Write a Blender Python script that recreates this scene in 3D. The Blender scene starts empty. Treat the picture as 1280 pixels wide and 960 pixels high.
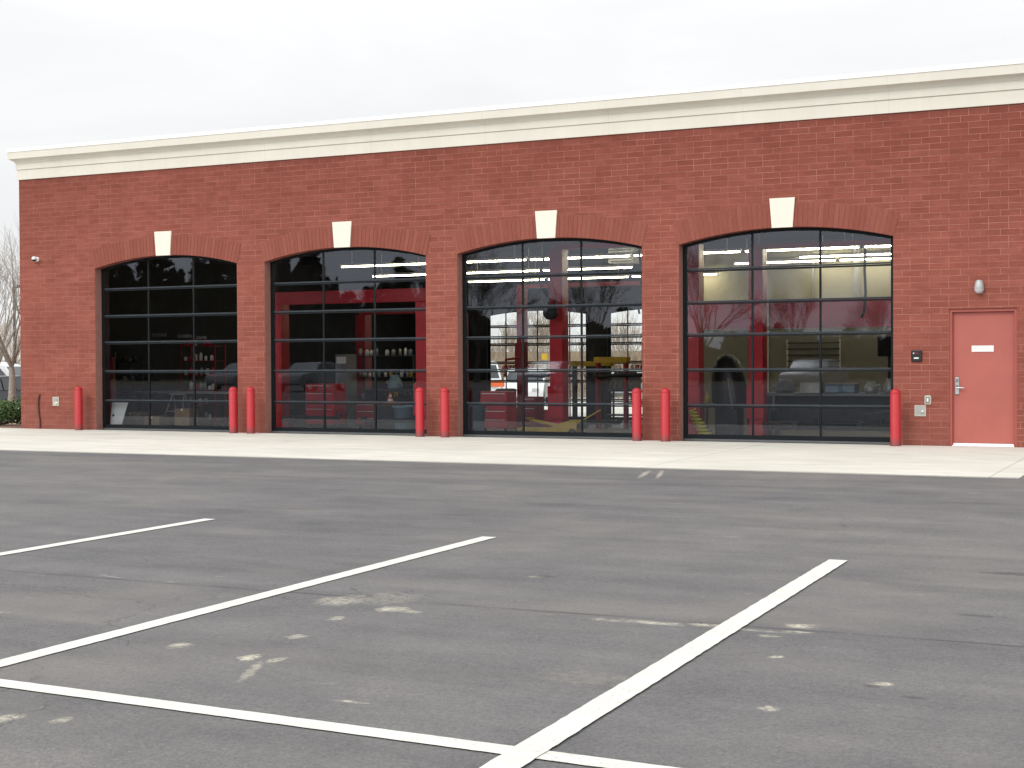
import bpy, math, random
from mathutils import Vector, Matrix
R = math.radians
sin, cos, pi = math.sin, math.cos, math.pi
scene = bpy.context.scene
col = scene.collection
rnd = random.Random(7)

# ------------------------------------------------------------------ helpers
class MB:
    """collects faces, built as one mesh object"""
    def __init__(s): s.v=[]; s.f=[]; s.m=[]; s.c=[]; s.smooth=[]; s.cm=0; s.cc=(.5,.5,.5); s.sm=False
    def face(s, pts):
        n=len(s.v); s.v+= [tuple(p) for p in pts]; s.f.append(tuple(range(n,n+len(pts)))); s.m.append(s.cm); s.c.append(s.cc); s.smooth.append(s.sm)
    def grid(s, rows, close=False):
        n=len(s.v); w=len(rows[0])
        for r in rows: s.v+=[tuple(p) for p in r]
        for i in range(len(rows)-1):
            for j in range(w if close else w-1):
                k=(j+1)%w
                s.f.append((n+i*w+j,n+i*w+k,n+(i+1)*w+k,n+(i+1)*w+j)); s.m.append(s.cm); s.c.append(s.cc); s.smooth.append(s.sm)
    def ngon(s, idxpts): s.face(idxpts)
    def box(s, x0,x1,y0,y1,z0,z1, b=0.0):
        if b<=0:
            P=[(x0,y0,z0),(x1,y0,z0),(x1,y1,z0),(x0,y1,z0),(x0,y0,z1),(x1,y0,z1),(x1,y1,z1),(x0,y1,z1)]
            for q in ((0,3,2,1),(4,5,6,7),(0,1,5,4),(1,2,6,5),(2,3,7,6),(3,0,4,7)): s.face([P[i] for i in q])
        else:
            # chamfered box: octagonal loops
            def loop(z,i):
                return [(x0+i+b,y0+i,z),(x1-i-b,y0+i,z),(x1-i,y0+i+b,z),(x1-i,y1-i-b,z),(x1-i-b,y1-i,z),(x0+i+b,y1-i,z),(x0+i,y1-i-b,z),(x0+i,y0+i+b,z)]
            L=[loop(z0,b*.7),loop(z0+b,0),loop(z1-b,0),loop(z1,b*.7)]
            s.grid(L,True); s.face(list(reversed(L[0]))); s.face(L[3])
    def quad(s,a,b,c,d): s.face([a,b,c,d])
    def tube(s, pts, rad, n=8, cap=True):
        pts=[Vector(p) for p in pts]
        rads=rad if isinstance(rad,(list,tuple)) else [rad]*len(pts)
        rows=[]; up=None
        for i,p in enumerate(pts):
            d=(pts[min(i+1,len(pts)-1)]-pts[max(i-1,0)])
            if d.length<1e-9: d=Vector((0,0,1))
            d.normalize()
            if up is None:
                up=Vector((0,0,1)) if abs(d.z)<.9 else Vector((1,0,0))
            a=d.cross(up)
            if a.length<1e-4: a=d.cross(Vector((0,1,0)))
            a.normalize(); b=a.cross(d).normalized(); up=b
            rows.append([tuple(p+(a*cos(2*pi*k/n)+b*sin(2*pi*k/n))*rads[i]) for k in range(n)])
        t=s.sm; s.sm=True; s.grid(rows,True); s.sm=t
        if cap:
            s.face(list(reversed(rows[0]))) ; s.face(rows[-1])
    def lathe(s, prof, cx=0, cy=0, n=24, axis='z'):
        rows=[]
        for r,z in prof:
            row=[]
            for k in range(n):
                a=2*pi*k/n
                if axis=='z': row.append((cx+r*cos(a),cy+r*sin(a),z))
                elif axis=='y': row.append((cx+r*cos(a),z,cy+r*sin(a)))
                else: row.append((z,cx+r*cos(a),cy+r*sin(a)))
            rows.append(row)
        t=s.sm; s.sm=True; s.grid(rows,True); s.sm=t
    def build(s, name, mat, parent=None, loc=None, rz=0):
        me=bpy.data.meshes.new(name); me.from_pydata(s.v,[],s.f)
        mats=mat if isinstance(mat,(list,tuple)) else [mat]
        for m in mats: me.materials.append(m)
        for i,p in enumerate(me.polygons):
            p.material_index=s.m[i]; p.use_smooth=s.smooth[i]
        ca=me.color_attributes.new('Col','FLOAT_COLOR','CORNER')
        k=0
        for i,p in enumerate(me.polygons):
            c=s.c[i]
            for _ in range(p.loop_total):
                ca.data[k].color=(c[0],c[1],c[2],1); k+=1
        me.validate(); me.update()
        o=bpy.data.objects.new(name,me); col.objects.link(o)
        if parent: o.parent=parent
        if loc: o.location=loc
        o.rotation_euler.z=rz
        return o

def tag(o,label=None,cat=None,group=None,kind=None):
    if label: o['label']=label
    if cat: o['category']=cat
    if group: o['group']=group
    if kind: o['kind']=kind
    return o
def empty(name,loc=(0,0,0),label=None,cat=None,group=None,rz=0,kind=None):
    o=bpy.data.objects.new(name,None); col.objects.link(o); o.location=loc; o.rotation_euler.z=rz
    o.empty_display_size=.2
    return tag(o,label,cat,group,kind)
def copy_tree(o,parent=None):
    c=o.copy(); col.objects.link(c)
    if parent: c.parent=parent
    for ch in [x for x in list(col.objects) if x.parent==o]: copy_tree(ch,c)
    return c

# ------------------------------------------------------------------ materials
def newmat(name):
    m=bpy.data.materials.new(name); m.use_nodes=True; nt=m.node_tree; nt.nodes.clear()
    out=nt.nodes.new('ShaderNodeOutputMaterial'); bs=nt.nodes.new('ShaderNodeBsdfPrincipled')
    nt.links.new(bs.outputs[0],out.inputs[0]); return m,nt,bs,out
class N:
    """small node-graph helper"""
    def __init__(s,nt): s.nt=nt
    def link(s,a,b): s.nt.links.new(a,b)
    def put(s,inp,v):
        if hasattr(v,'is_output'): s.nt.links.new(v,inp)
        elif v is not None:
            if isinstance(v,(tuple,list)) and len(v)==3 and inp.type=='RGBA': v=(*v,1)
            inp.default_value=v
    def coord(s,kind='Object'): return s.nt.nodes.new('ShaderNodeTexCoord').outputs[kind]
    def geo(s): return s.nt.nodes.new('ShaderNodeNewGeometry').outputs['Position']
    def math(s,op,a,b=None,c=None,clamp=False):
        n=s.nt.nodes.new('ShaderNodeMath'); n.operation=op; n.use_clamp=clamp
        s.put(n.inputs[0],a); s.put(n.inputs[1],b)
        if c is not None: s.put(n.inputs[2],c)
        return n.outputs[0]
    def vmul(s,v,k):
        n=s.nt.nodes.new('ShaderNodeMapping'); s.link(v,n.inputs[0]); n.inputs['Scale'].default_value=k; return n.outputs[0]
    def noise(s,v,scale,detail=4,rough=.55,dist=0):
        n=s.nt.nodes.new('ShaderNodeTexNoise'); s.link(v,n.inputs['Vector']); n.inputs['Scale'].default_value=scale
        n.inputs['Detail'].default_value=detail; n.inputs['Roughness'].default_value=rough; n.inputs['Distortion'].default_value=dist
        return n.outputs[0]
    def ramp(s,f,stops,interp='LINEAR'):
        n=s.nt.nodes.new('ShaderNodeValToRGB'); s.link(f,n.inputs[0]); cr=n.color_ramp; cr.interpolation=interp
        while len(cr.elements)<len(stops): cr.elements.new(.5)
        for e,(p,c) in zip(cr.elements,stops):
            e.position=p; e.color=(c,c,c,1) if not isinstance(c,(tuple,list)) else (*c,1)
        return n.outputs[0]
    def mix(s,f,a,b,bt='MIX'):
        n=s.nt.nodes.new('ShaderNodeMix'); n.data_type='RGBA'; n.blend_type=bt
        s.put(n.inputs[0],f); s.put(n.inputs[6],a); s.put(n.inputs[7],b); return n.outputs[2]
    def sep(s,v):
        n=s.nt.nodes.new('ShaderNodeSeparateXYZ'); s.link(v,n.inputs[0]); return n.outputs
    def comb(s,x,y,z):
        n=s.nt.nodes.new('ShaderNodeCombineXYZ'); s.put(n.inputs[0],x); s.put(n.inputs[1],y); s.put(n.inputs[2],z); return n.outputs[0]
    def bump(s,h,strength=.3,dist=.01):
        n=s.nt.nodes.new('ShaderNodeBump'); s.link(h,n.inputs['Height']); n.inputs['Strength'].default_value=strength; n.inputs['Distance'].default_value=dist
        return n.outputs[0]

def simple(name,c,rough=.5,metal=0,var=.12,scale=6,bump=0,spec=.5,coat=0):
    m,nt,bs,_=newmat(name); g=N(nt); v=g.geo()
    f=g.noise(v,scale,5,.6)
    a=tuple(max(0,x*(1-var)) for x in c); b=tuple(min(1,x*(1+var)) for x in c)
    g.put(bs.inputs['Base Color'],g.ramp(f,[(.3,a),(.7,b)]))
    r=g.noise(v,scale*3,3); g.put(bs.inputs['Roughness'],g.math('MULTIPLY_ADD',r,.2,rough-.1))
    bs.inputs['Metallic'].default_value=metal; bs.inputs['Specular IOR Level'].default_value=spec
    bs.inputs['Coat Weight'].default_value=coat
    if bump: g.put(bs.inputs['Normal'],g.bump(g.noise(v,scale*8,4),bump,.004))
    return m
def emis(name,c,s):
    m,nt,bs,_=newmat(name); bs.inputs['Base Color'].default_value=(*c,1); bs.inputs['Emission Color'].default_value=(*c,1); bs.inputs['Emission Strength'].default_value=s; return m

def brick_mat():
    m,nt,bs,_=newmat('red_brick'); g=N(nt); v=g.geo(); X,Y,Z=g.sep(v)[0:3]
    u=g.math('ADD',X,Y); uv=g.comb(u,g.math('ADD',Z,.0),0.0)
    # slightly wavering courses
    wob=g.noise(v,1.3,2); uv2=g.comb(g.math('ADD',u,g.math('MULTIPLY',wob,.012)),g.math('ADD',Z,g.math('MULTIPLY',wob,.004)),0.0)
    b=nt.nodes.new('ShaderNodeTexBrick'); g.link(uv2,b.inputs['Vector'])
    b.offset=.41; b.offset_frequency=3; b.squash=1
    b.inputs['Scale'].default_value=1; b.inputs['Brick Width'].default_value=.3048; b.inputs['Row Height'].default_value=.1016
    b.inputs['Mortar Size'].default_value=.0055; b.inputs['Mortar Smooth'].default_value=.6; b.inputs['Bias'].default_value=0
    b.inputs['Color1'].default_value=(0,0,0,1); b.inputs['Color2'].default_value=(1,1,1,1); b.inputs['Mortar'].default_value=(.5,.5,.5,1)
    tone=b.outputs['Color']; mort=b.outputs['Fac']
    base=g.ramp(tone,[(0,(.243,.072,.050)),(.3,(.258,.078,.055)),(.75,(.272,.084,.060)),(1,(.286,.092,.067))])
    # mottling inside bricks and broad staining
    fine=g.noise(v,55,4,.65); base=g.mix(.5,base,g.ramp(fine,[(.3,(.62,.58,.58)),(.7,(1.25,1.25,1.25))]),'MULTIPLY')
    lay=g.noise(g.vmul(v,(1,1,3.2)),3.4,4,.62,.2); base=g.mix(.8,base,g.ramp(lay,[(.32,(.83,.81,.82)),(.68,(1.12,1.13,1.13))]),'MULTIPLY'); med=g.noise(g.vmul(v,(1,1,1.3)),.9,4,.6); base=g.mix(.75,base,g.ramp(med,[(.3,(.88,.86,.87)),(.7,(1.10,1.11,1.11))]),'MULTIPLY')
    hz=g.ramp(g.math('DIVIDE',g.math('ADD',X,20.0),21.0),[(0.0,.6),(.6,.9),(1.0,1.0)]); big=g.noise(v,.35,3,.5); base=g.mix(.6,base,g.ramp(big,[(.35,(.92,.91,.92)),(.65,(1.05,1.05,1.05))]),'MULTIPLY')
    # upper wall deeper red, base of wall duller
    hgt=g.ramp(g.math('DIVIDE',Z,6.0),[(.0,(1.0,1.0,1.0)),(.08,(1.02,1.04,1.04)),(.55,(1.12,1.13,1.13)),(.78,(1.0,.97,.96)),(1,(.88,.83,.82))]); base=g.mix(1,base,hgt,'MULTIPLY')
    base_dull=g.ramp(g.math('ADD',g.math('DIVIDE',Z,3.0),g.math('MULTIPLY',g.noise(v,1.1,4),.25)),[(.12,.55),(.30,0.0)]); base=g.mix(g.math('MULTIPLY',base_dull,.6),base,(.24,.100,.082))
    mvis=g.ramp(g.noise(v,1.6,4,.7),[(.36,.15),(.60,.85)])
    mcol=g.mix(g.noise(v,9,3),(.40,.16,.12),(.53,.27,.215))
    c=g.mix(g.math('MULTIPLY',g.math('MULTIPLY',mort,hz),mvis),base,mcol)
    # pale efflorescence flecks
    fl=g.ramp(g.noise(g.vmul(v,(3,3,14)),2.6,5,.7),[(.66,0.0),(.74,.5)]); c=g.mix(g.math('MULTIPLY',fl,.5),c,(.5,.26,.21))
    g.put(bs.inputs['Base Color'],c); bs.inputs['Roughness'].default_value=.88; bs.inputs['Specular IOR Level'].default_value=.25
    hh=g.math('SUBTRACT',g.math('MULTIPLY',fine,.25),mort); g.put(bs.inputs['Normal'],g.bump(hh,.35,.006))
    return m
def soldier_mat():
    m,nt,bs,_=newmat('soldier_brick'); g=N(nt); v=g.geo()
    a=nt.nodes.new('ShaderNodeAttribute'); a.attribute_name='Col'; f=g.sep(a.outputs['Color'])[0]
    base=g.ramp(f,[(0,(.256,.076,.053)),(.5,(.268,.082,.058)),(1,(.290,.094,.068))])
    base=g.mix(.5,base,g.ramp(g.noise(g.vmul(v,(5,5,1)),9,4,.65),[(.3,(.72,.7,.7)),(.7,(1.2,1.2,1.2))]),'MULTIPLY')
    g.put(bs.inputs['Base Color'],base); bs.inputs['Roughness'].default_value=.88; bs.inputs['Specular IOR Level'].default_value=.25
    g.put(bs.inputs['Normal'],g.bump(g.noise(v,60,4),.3,.004)); return m
def asphalt_mat():
    m,nt,bs,_=newmat('asphalt'); g=N(nt); v=g.geo(); X,Y,Z=g.sep(v)[0:3]
    broad=g.noise(v,.16,4,.6,.4); streak=g.noise(g.vmul(v,(.22,1.7,1)),1.0,5,.62,.3); mott=g.noise(v,1.5,5,.65)
    base=g.ramp(broad,[(.3,(.122,.122,.127)),(.7,(.162,.158,.155))])
    base=g.mix(.75,base,g.ramp(streak,[(.3,(.76,.755,.77)),(.7,(1.17,1.16,1.14))]),'MULTIPLY')
    base=g.mix(.6,base,g.ramp(mott,[(.3,(.74,.74,.76)),(.7,(1.22,1.20,1.17))]),'MULTIPLY')
    agg=g.noise(v,95,3,.7); base=g.mix(.6,base,g.ramp(agg,[(.30,(.55,.55,.56)),(.5,(1,1,1)),(.70,(1.5,1.48,1.45))]),'MULTIPLY')
    agg2=g.noise(v,34,3,.75); base=g.mix(.45,base,g.ramp(agg2,[(.30,(.68,.68,.69)),(.7,(1.28,1.27,1.26))]),'MULTIPLY')
    vo=nt.nodes.new('ShaderNodeTexVoronoi'); g.link(v,vo.inputs['Vector']); vo.inputs['Scale'].default_value=85
    st=g.ramp(vo.outputs['Distance'],[(.0,.45),(.22,0.0)]); base=g.mix(g.math('MULTIPLY',st,g.ramp(g.noise(v,30,2),[(.5,0.0),(.6,1.0)])),base,(.36,.35,.33))
    # dusty tan areas and rubbed pale scuffs
    dust=g.ramp(g.noise(g.vmul(v,(.6,1.1,1)),.75,5,.6,.5),[(.50,0.0),(.74,.42)]); base=g.mix(dust,base,(.225,.210,.190))
    sc=g.ramp(g.noise(g.vmul(v,(1.3,4.5,1)),2.1,6,.72,.6),[(.64,0.0),(.72,.75)]); sc=g.math('MULTIPLY',sc,g.ramp(g.noise(v,.5,2),[(.42,0.0),(.6,1.0)]))
    base=g.mix(sc,base,(.40,.385,.34))
    dk=g.ramp(g.noise(g.vmul(v,(1.1,6,1)),1.7,5,.7,.4),[(.28,.55),(.34,0.0)]); base=g.mix(dk,base,(.062,.062,.066))
    # individual pale marks where concrete dust has been ground in: x, y, rx, ry, strength, angle
    wob=g.noise(v,14,4,.7); wob2=g.noise(v,5,3,.7)
    marks=[(-.36,-18.52,.055,.10,.95,0),(-.215,-18.52,.042,.08,.7,0),(-.17,-18.78,.035,.22,.35,-.4),(-.83,-16.93,.17,.20,.40,0),(-.62,-16.75,.22,.25,.16,0),(-.42,-17.08,.11,.10,.55,0),(-.28,-17.12,.08,.05,.35,0),
      (-.85,-18.42,.06,.08,.55,0),(-.45,-18.0,.06,.07,.4,0),(-.55,-17.45,.05,.07,.5,0),(-.53,-19.87,.07,.08,.5,0),(-.31,-19.82,.04,.06,.35,0),(.55,-19.1,.10,.02,.5,.1),(.92,-16.92,.28,.05,.3,0),(1.05,-16.9,.2,.06,.5,0),
      (1.36,-16.86,.13,.06,.6,0),(1.62,-16.9,.3,.03,.3,0),(1.80,-16.68,.10,.07,.6,0),(1.83,-16.86,.09,.03,.6,0),(1.89,-17.52,.035,.04,.8,.4),(1.72,-17.02,.07,.04,.4,0),(2.13,-18.53,.05,.05,.5,0),(2.45,-17.9,.06,.05,.55,.3),(-.2,-15.63,.07,.06,.3,0),
      (-2.55,-7.2,.05,.7,.55,-.25),(-2.35,-7.2,.04,.7,.55,-.3),(1.3,-18.3,.3,.15,.10,0)]
    tot=None
    for (mx,my,rx,ry,s_,a) in marks:
        dx=g.math('SUBTRACT',X,mx); dy=g.math('SUBTRACT',Y,my)
        if a: # shear
            dx=g.math('MULTIPLY_ADD',dy,-a,dx)
        q=g.math('ADD',g.math('POWER',g.math('ABSOLUTE',g.math('DIVIDE',dx,rx)),2.0),g.math('POWER',g.math('ABSOLUTE',g.math('DIVIDE',dy,ry)),2.0))
        q=g.math('ADD',q,g.math('MULTIPLY_ADD',wob,3.2,g.math('MULTIPLY_ADD',wob2,1.6,-2.4)))
        k=g.math('MULTIPLY',g.math('SUBTRACT',1.0,q,clamp=True),s_*1.2)
        tot=k if tot is None else g.math('MAXIMUM',tot,k)
    base=g.mix(g.math('MULTIPLY',g.math('MINIMUM',tot,.8),g.math('MULTIPLY',g.ramp(g.noise(v,26,5,.75),[(.40,.2),(.56,1.0)]),1.0)),base,(.62,.58,.46))
    for (mx,my,rx,ry,s_) in ((2.62,-14.3,.28,.10,.7),(2.60,-16.0,.16,.05,.6),(2.42,-17.95,.05,.04,.6),(2.62,-18.1,.06,.03,.6),(-.15,-15.6,.10,.07,.6),(-1.9,-11.2,.5,.2,.35)):
        dx=g.math('DIVIDE',g.math('SUBTRACT',X,mx),rx); dy=g.math('DIVIDE',g.math('SUBTRACT',Y,my),ry)
        q=g.math('ADD',g.math('ADD',g.math('MULTIPLY',dx,dx),g.math('MULTIPLY',dy,dy)),g.math('MULTIPLY_ADD',wob,2.5,-1.2))
        base=g.mix(g.math('MULTIPLY',g.math('SUBTRACT',1.0,q,clamp=True),s_),base,(.045,.045,.05))
    # hairline cracks
    vc=nt.nodes.new('ShaderNodeTexVoronoi'); vc.feature='DISTANCE_TO_EDGE'; vc.inputs['Scale'].default_value=.42
    wv=nt.nodes.new('ShaderNodeVectorMath'); wv.operation='ADD'; g.link(v,wv.inputs[0]); cn=nt.nodes.new('ShaderNodeTexNoise'); g.link(v,cn.inputs['Vector']); cn.inputs['Scale'].default_value=1.7; cn.inputs['Detail'].default_value=5; g.link(cn.outputs['Color'],wv.inputs[1]); g.link(wv.outputs[0],vc.inputs['Vector'])
    ck=g.math('MULTIPLY',g.ramp(vc.outputs['Distance'],[(.0,.6),(.0035,0.0)]),g.ramp(g.noise(v,.33,2),[(.53,0.0),(.62,1.0)])); base=g.mix(ck,base,(.05,.05,.052))
    # paver seams running along the building
    for sy,wd,amt in ((-16.80,.030,.85),(-13.05,.03,.3),(-9.7,.03,.4)):
        d=g.math('ABSOLUTE',g.math('ADD',g.math('SUBTRACT',Y,sy),g.math('MULTIPLY_ADD',g.noise(v,1.8,3),.09,-.045)))
        k=g.math('MULTIPLY',g.math('SUBTRACT',1.0,g.math('DIVIDE',d,wd),clamp=True),amt)
        base=g.mix(g.math('MULTIPLY',k,g.ramp(g.noise(v,1.2,3),[(.35,.1),(.6,1.0)])),base,(.05,.05,.052))
    g.put(bs.inputs['Base Color'],base); bs.inputs['Roughness'].default_value=.85; bs.inputs['Specular IOR Level'].default_value=.3
    g.put(bs.inputs['Normal'],g.bump(g.math('ADD',agg,agg2),.5,.008)); return m
def paint_mat():
    m,nt,bs,_=newmat('line_paint'); g=N(nt); v=g.geo()
    base=g.ramp(g.noise(v,4,5,.65),[(.3,(.60,.59,.545)),(.7,(.70,.69,.64))])
    wear=g.ramp(g.noise(v,48,4,.8),[(.36,.85),(.46,0.0)]); wear=g.math('MULTIPLY',wear,g.ramp(g.noise(v,2.5,3),[(.4,.15),(.65,.9)]))
    base=g.mix(wear,base,(.22,.215,.21)); base=g.mix(g.ramp(g.noise(g.vmul(v,(1,4,1)),1.6,5,.7),[(.55,0.0),(.75,.35)]),base,(.50,.48,.44))
    g.put(bs.inputs['Base Color'],base); bs.inputs['Roughness'].default_value=.7; g.put(bs.inputs['Normal'],g.bump(g.noise(v,95,3),.4,.006)); return m
def concrete_mat():
    m,nt,bs,_=newmat('concrete'); g=N(nt); v=g.geo(); X,Y,Z=g.sep(v)[0:3]
    base=g.ramp(g.noise(v,.35,4,.6),[(.3,(.57,.555,.50)),(.7,(.67,.65,.59))])
    base=g.mix(.7,base,g.ramp(g.noise(g.vmul(v,(.5,2.2,1)),1.4,6,.65,.5),[(.3,(.82,.82,.81)),(.7,(1.1,1.1,1.1))]),'MULTIPLY')
    base=g.mix(.5,base,g.ramp(g.noise(v,45,4,.7),[(.3,(.85,.85,.85)),(.7,(1.1,1.1,1.1))]),'MULTIPLY')
    # faint tyre smears in front of the doors
    sm=g.ramp(g.noise(g.vmul(v,(.9,2.6,1)),.9,5,.7,1.0),[(.56,0.0),(.70,.50)])
    near=g.ramp(g.math('DIVIDE',g.math('MULTIPLY',Y,-1),6.3),[(0,1.0),(.75,.35),(1,0.0)])
    base=g.mix(g.math('MULTIPLY',sm,near),base,(.30,.285,.24))
    # saw-cut joints
    fx=g.math('ABSOLUTE',g.math('SUBTRACT',g.math('FRACT',g.math('DIVIDE',g.math('ADD',X,.75),4.335)),.5)); jx=g.ramp(fx,[(.0,1.0),(.0025,0.0)])
    edge=g.ramp(g.math('ADD',g.math('ADD',Y,6.3),g.math('MULTIPLY_ADD',g.noise(v,6,5,.7),.22,-.11)),[(.02,.55),(.10,0.0)]); base=g.mix(edge,base,(.33,.32,.29))
    base=g.mix(g.math('MULTIPLY',jx,.6),base,(.25,.24,.21))
    g.put(bs.inputs['Base Color'],base); bs.inputs['Roughness'].default_value=.9; bs.inputs['Specular IOR Level'].default_value=.2
    g.put(bs.inputs['Normal'],g.bump(g.noise(v,45,4),.15,.004)); return m
def stucco_mat(name,c,joint=False):
    m,nt,bs,_=newmat(name); g=N(nt); v=g.geo(); X=g.sep(v)[0]
    base=g.ramp(g.noise(v,1.1,5,.6),[(.3,tuple(x*.95 for x in c)),(.7,tuple(min(1,x*1.03) for x in c))])
    drip=g.ramp(g.noise(g.vmul(v,(6,6,.5)),1.5,5,.65),[(.35,(.965,.96,.95)),(.6,(1,1,1))]); base=g.mix(.7,base,drip,'MULTIPLY')
    if joint:
        fx=g.math('ABSOLUTE',g.math('SUBTRACT',g.math('FRACT',g.math('DIVIDE',g.math('ADD',X,.95),2.44)),.0)); j=g.ramp(fx,[(.0,.45),(.0025,0.0)])
        base=g.mix(j,base,(.35,.32,.26))
    g.put(bs.inputs['Base Color'],base); bs.inputs['Roughness'].default_value=.85; g.put(bs.inputs['Normal'],g.bump(g.noise(v,120,3),.12,.003)); return m
def glass_mat():
    m=bpy.data.materials.new('door_glass'); m.use_nodes=True; nt=m.node_tree; nt.nodes.clear(); g=N(nt)
    out=nt.nodes.new('ShaderNodeOutputMaterial'); tr=nt.nodes.new('ShaderNodeBsdfTransparent'); gl=nt.nodes.new('ShaderNodeBsdfGlossy')
    tr.inputs[0].default_value=(.97,.985,.98,1); gl.inputs['Roughness'].default_value=.012; gl.inputs[0].default_value=(.80,.86,1,1)
    fr=nt.nodes.new('ShaderNodeFresnel'); fr.inputs[0].default_value=1.5
    v=g.geo(); g.put(gl.inputs['Normal'],g.bump(g.noise(v,1.1,1),.06,.004))
    fac=g.math('MULTIPLY_ADD',fr.outputs[0],1.0,.028,clamp=True)
    mx=nt.nodes.new('ShaderNodeMixShader'); g.link(fac,mx.inputs[0]); g.link(tr.outputs[0],mx.inputs[1]); g.link(gl.outputs[0],mx.inputs[2]); g.link(mx.outputs[0],out.inputs[0]); return m
def foliage_mat(name,a,b):
    m,nt,bs,_=newmat(name); g=N(nt)
    at=nt.nodes.new('ShaderNodeAttribute'); at.attribute_name='Col'; f=g.sep(at.outputs['Color'])[0]
    g.put(bs.inputs['Base Color'],g.ramp(f,[(0,a),(1,b)])); bs.inputs['Roughness'].default_value=.75; return m

M={}
M['brick']=brick_mat(); M['soldier']=soldier_mat(); M['asphalt']=asphalt_mat(); M['paint']=paint_mat(); M['concrete']=concrete_mat()
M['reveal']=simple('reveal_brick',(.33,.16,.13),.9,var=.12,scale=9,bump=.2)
M['mortar']=simple('mortar',(.33,.13,.10),.9,var=.15)
M['cornice']=stucco_mat('cornice_stucco',(.755,.722,.64),True); M['keystone']=stucco_mat('keystone_stone',(.84,.80,.70))
M['cap']=simple('cap_flashing',(.93,.93,.93),.4,0,.03,3)
M['glass']=glass_mat()
M['frame']=simple('dark_aluminium',(.006,.009,.012),.5,.0,.15,5,spec=.22)
M['frame_lit']=simple('lit_aluminium',(.040,.050,.060),.5,.0,.2,5,spec=.25)  # lit look of the upper rail halves put into a lighter frame colour
M['seal']=simple('rubber_seal',(.13,.135,.14),.7)
M['bollard']=simple('red_plastic_sleeve',(.44,.016,.024),.42,0,.06,3,spec=.4)
def grimy(name,c):
    m,nt,bs,_=newmat(name); g=N(nt); v=g.coord('Object'); w_=g.geo(); Z=g.sep(w_)[2]
    b=g.mix(g.noise(w_,5,4),tuple(x*.93 for x in c),tuple(x*1.07 for x in c))
    gr=g.math('MULTIPLY',g.ramp(g.math('ADD',Z,g.math('MULTIPLY_ADD',g.noise(w_,14,4,.7),.16,-.08)),[(.03,.75),(.16,0.0)]),1.0); b=g.mix(gr,b,(.12,.05,.045))
    sc=g.ramp(g.noise(g.vmul(w_,(1,1,.35)),30,4,.75),[(.66,0.0),(.74,.5)]); b=g.mix(sc,b,(.50,.13,.13))
    g.put(bs.inputs['Base Color'],b); g.put(bs.inputs['Roughness'],g.math('MULTIPLY_ADD',g.noise(w_,9,3),.3,.32)); return m
M['bollard']=grimy('red_plastic_sleeve',(.44,.016,.024))
M['doorpaint']=simple('salmon_door_paint',(.415,.112,.088),.5,0,.06,2,bump=.04)
M['doorframe']=simple('door_frame_paint',(.36,.085,.066),.5,0,.05,2)
M['white']=simple('white_plastic',(.78,.78,.77),.4,0,.04)
M['steel']=simple('brushed_steel',(.55,.55,.56),.35,.8,.1)
M['galv']=simple('galvanised',(.40,.41,.40),.45,.3,.15)
M['beige_metal']=simple('beige_plate',(.48,.45,.38),.5,.0,.08)
M['black']=simple('black_plastic',(.012,.012,.014),.4,0,.2)
M['rubber']=simple('black_rubber',(.02,.02,.021),.7,0,.2)
M['liftred']=simple('lift_red_paint',(.55,.014,.03),.35,0,.15,4)
M['darkred']=simple('dark_red_paint',(.26,.012,.018),.4,0,.2,4)
M['stripe']=simple('wall_stripe_red',(.34,.012,.040),.4,0,.08,2)
M['beigelow']=simple('lower_wall_tone',(.25,.232,.185),.8,0,.08,1)
M['beige']=simple('beige_wall_paint',(.82,.77,.60),.8,0,.06,1)
M['inner']=simple('shaded_wall',(.028,.028,.030),.8,0,.15,1)  # shade on the backlit inner walls put into a near-black colour
M['ceil']=simple('dark_ceiling',(.05,.052,.058),.9,0,.15,2)
M['ifloor']=simple('shop_floor',(.075,.073,.066),.5,0,.2,1.2)
M['tube']=emis('fluorescent_tube',(1.0,.91,.64),28.0)
M['yellow']=simple('yellow_paint',(.55,.36,.02),.45,0,.15)
M['coilyellow']=simple('yellow_hose',(.85,.78,.08),.45,0,.1)
M['bluegrey']=simple('blue_grey_plastic',(.19,.29,.36),.5,0,.1)
M['card']=simple('cardboard',(.22,.15,.08),.8,0,.2)
M['paper']=simple('white_board',(.62,.64,.66),.6,0,.05)
M['green']=simple('green_drum',(.015,.07,.04),.4,0,.2)
M['orange']=simple('orange_plastic',(.75,.13,.02),.5,0,.05)
M['dark']=simple('dark_grey_paint',(.03,.033,.038),.5,0,.3,5)
M['midgrey']=simple('mid_grey_paint',(.20,.21,.22),.5,0,.2,5)
M['brown']=simple('conduit_brown',(.075,.022,.018),.6,0,.2)
M['bark']=simple('grey_bark',(.33,.29,.245),.9,0,.25,14,bump=.5)
M['barkdark']=simple('dark_bark',(.10,.085,.07),.9,0,.25,8)
M['woodtwig']=simple('winter_twigs',(.38,.31,.245),.9,0,.3,1)
M['carwhite']=simple('white_car_paint',(.75,.76,.77),.3,0,.02,coat=.5)
M['carsilver']=simple('silver_car_paint',(.27,.285,.30),.3,.3,.04,coat=.5)
M['carnavy']=simple('navy_car_paint',(.02,.028,.045),.3,0,.05,coat=.5)
M['carglass']=simple('car_window',(.015,.02,.025),.08,0,.1,spec=.8)
M['lens']=simple('lamp_lens',(.55,.55,.56),.15,0,.02)
M['taillens']=simple('tail_lens',(.4,.01,.01),.2,0,.02)
M['leaf']=foliage_mat('shrub_leaf',(.028,.060,.018),(.10,.18,.05))
M['pine']=foliage_mat('evergreen_leaf',(.010,.014,.010),(.035,.042,.028))
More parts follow.
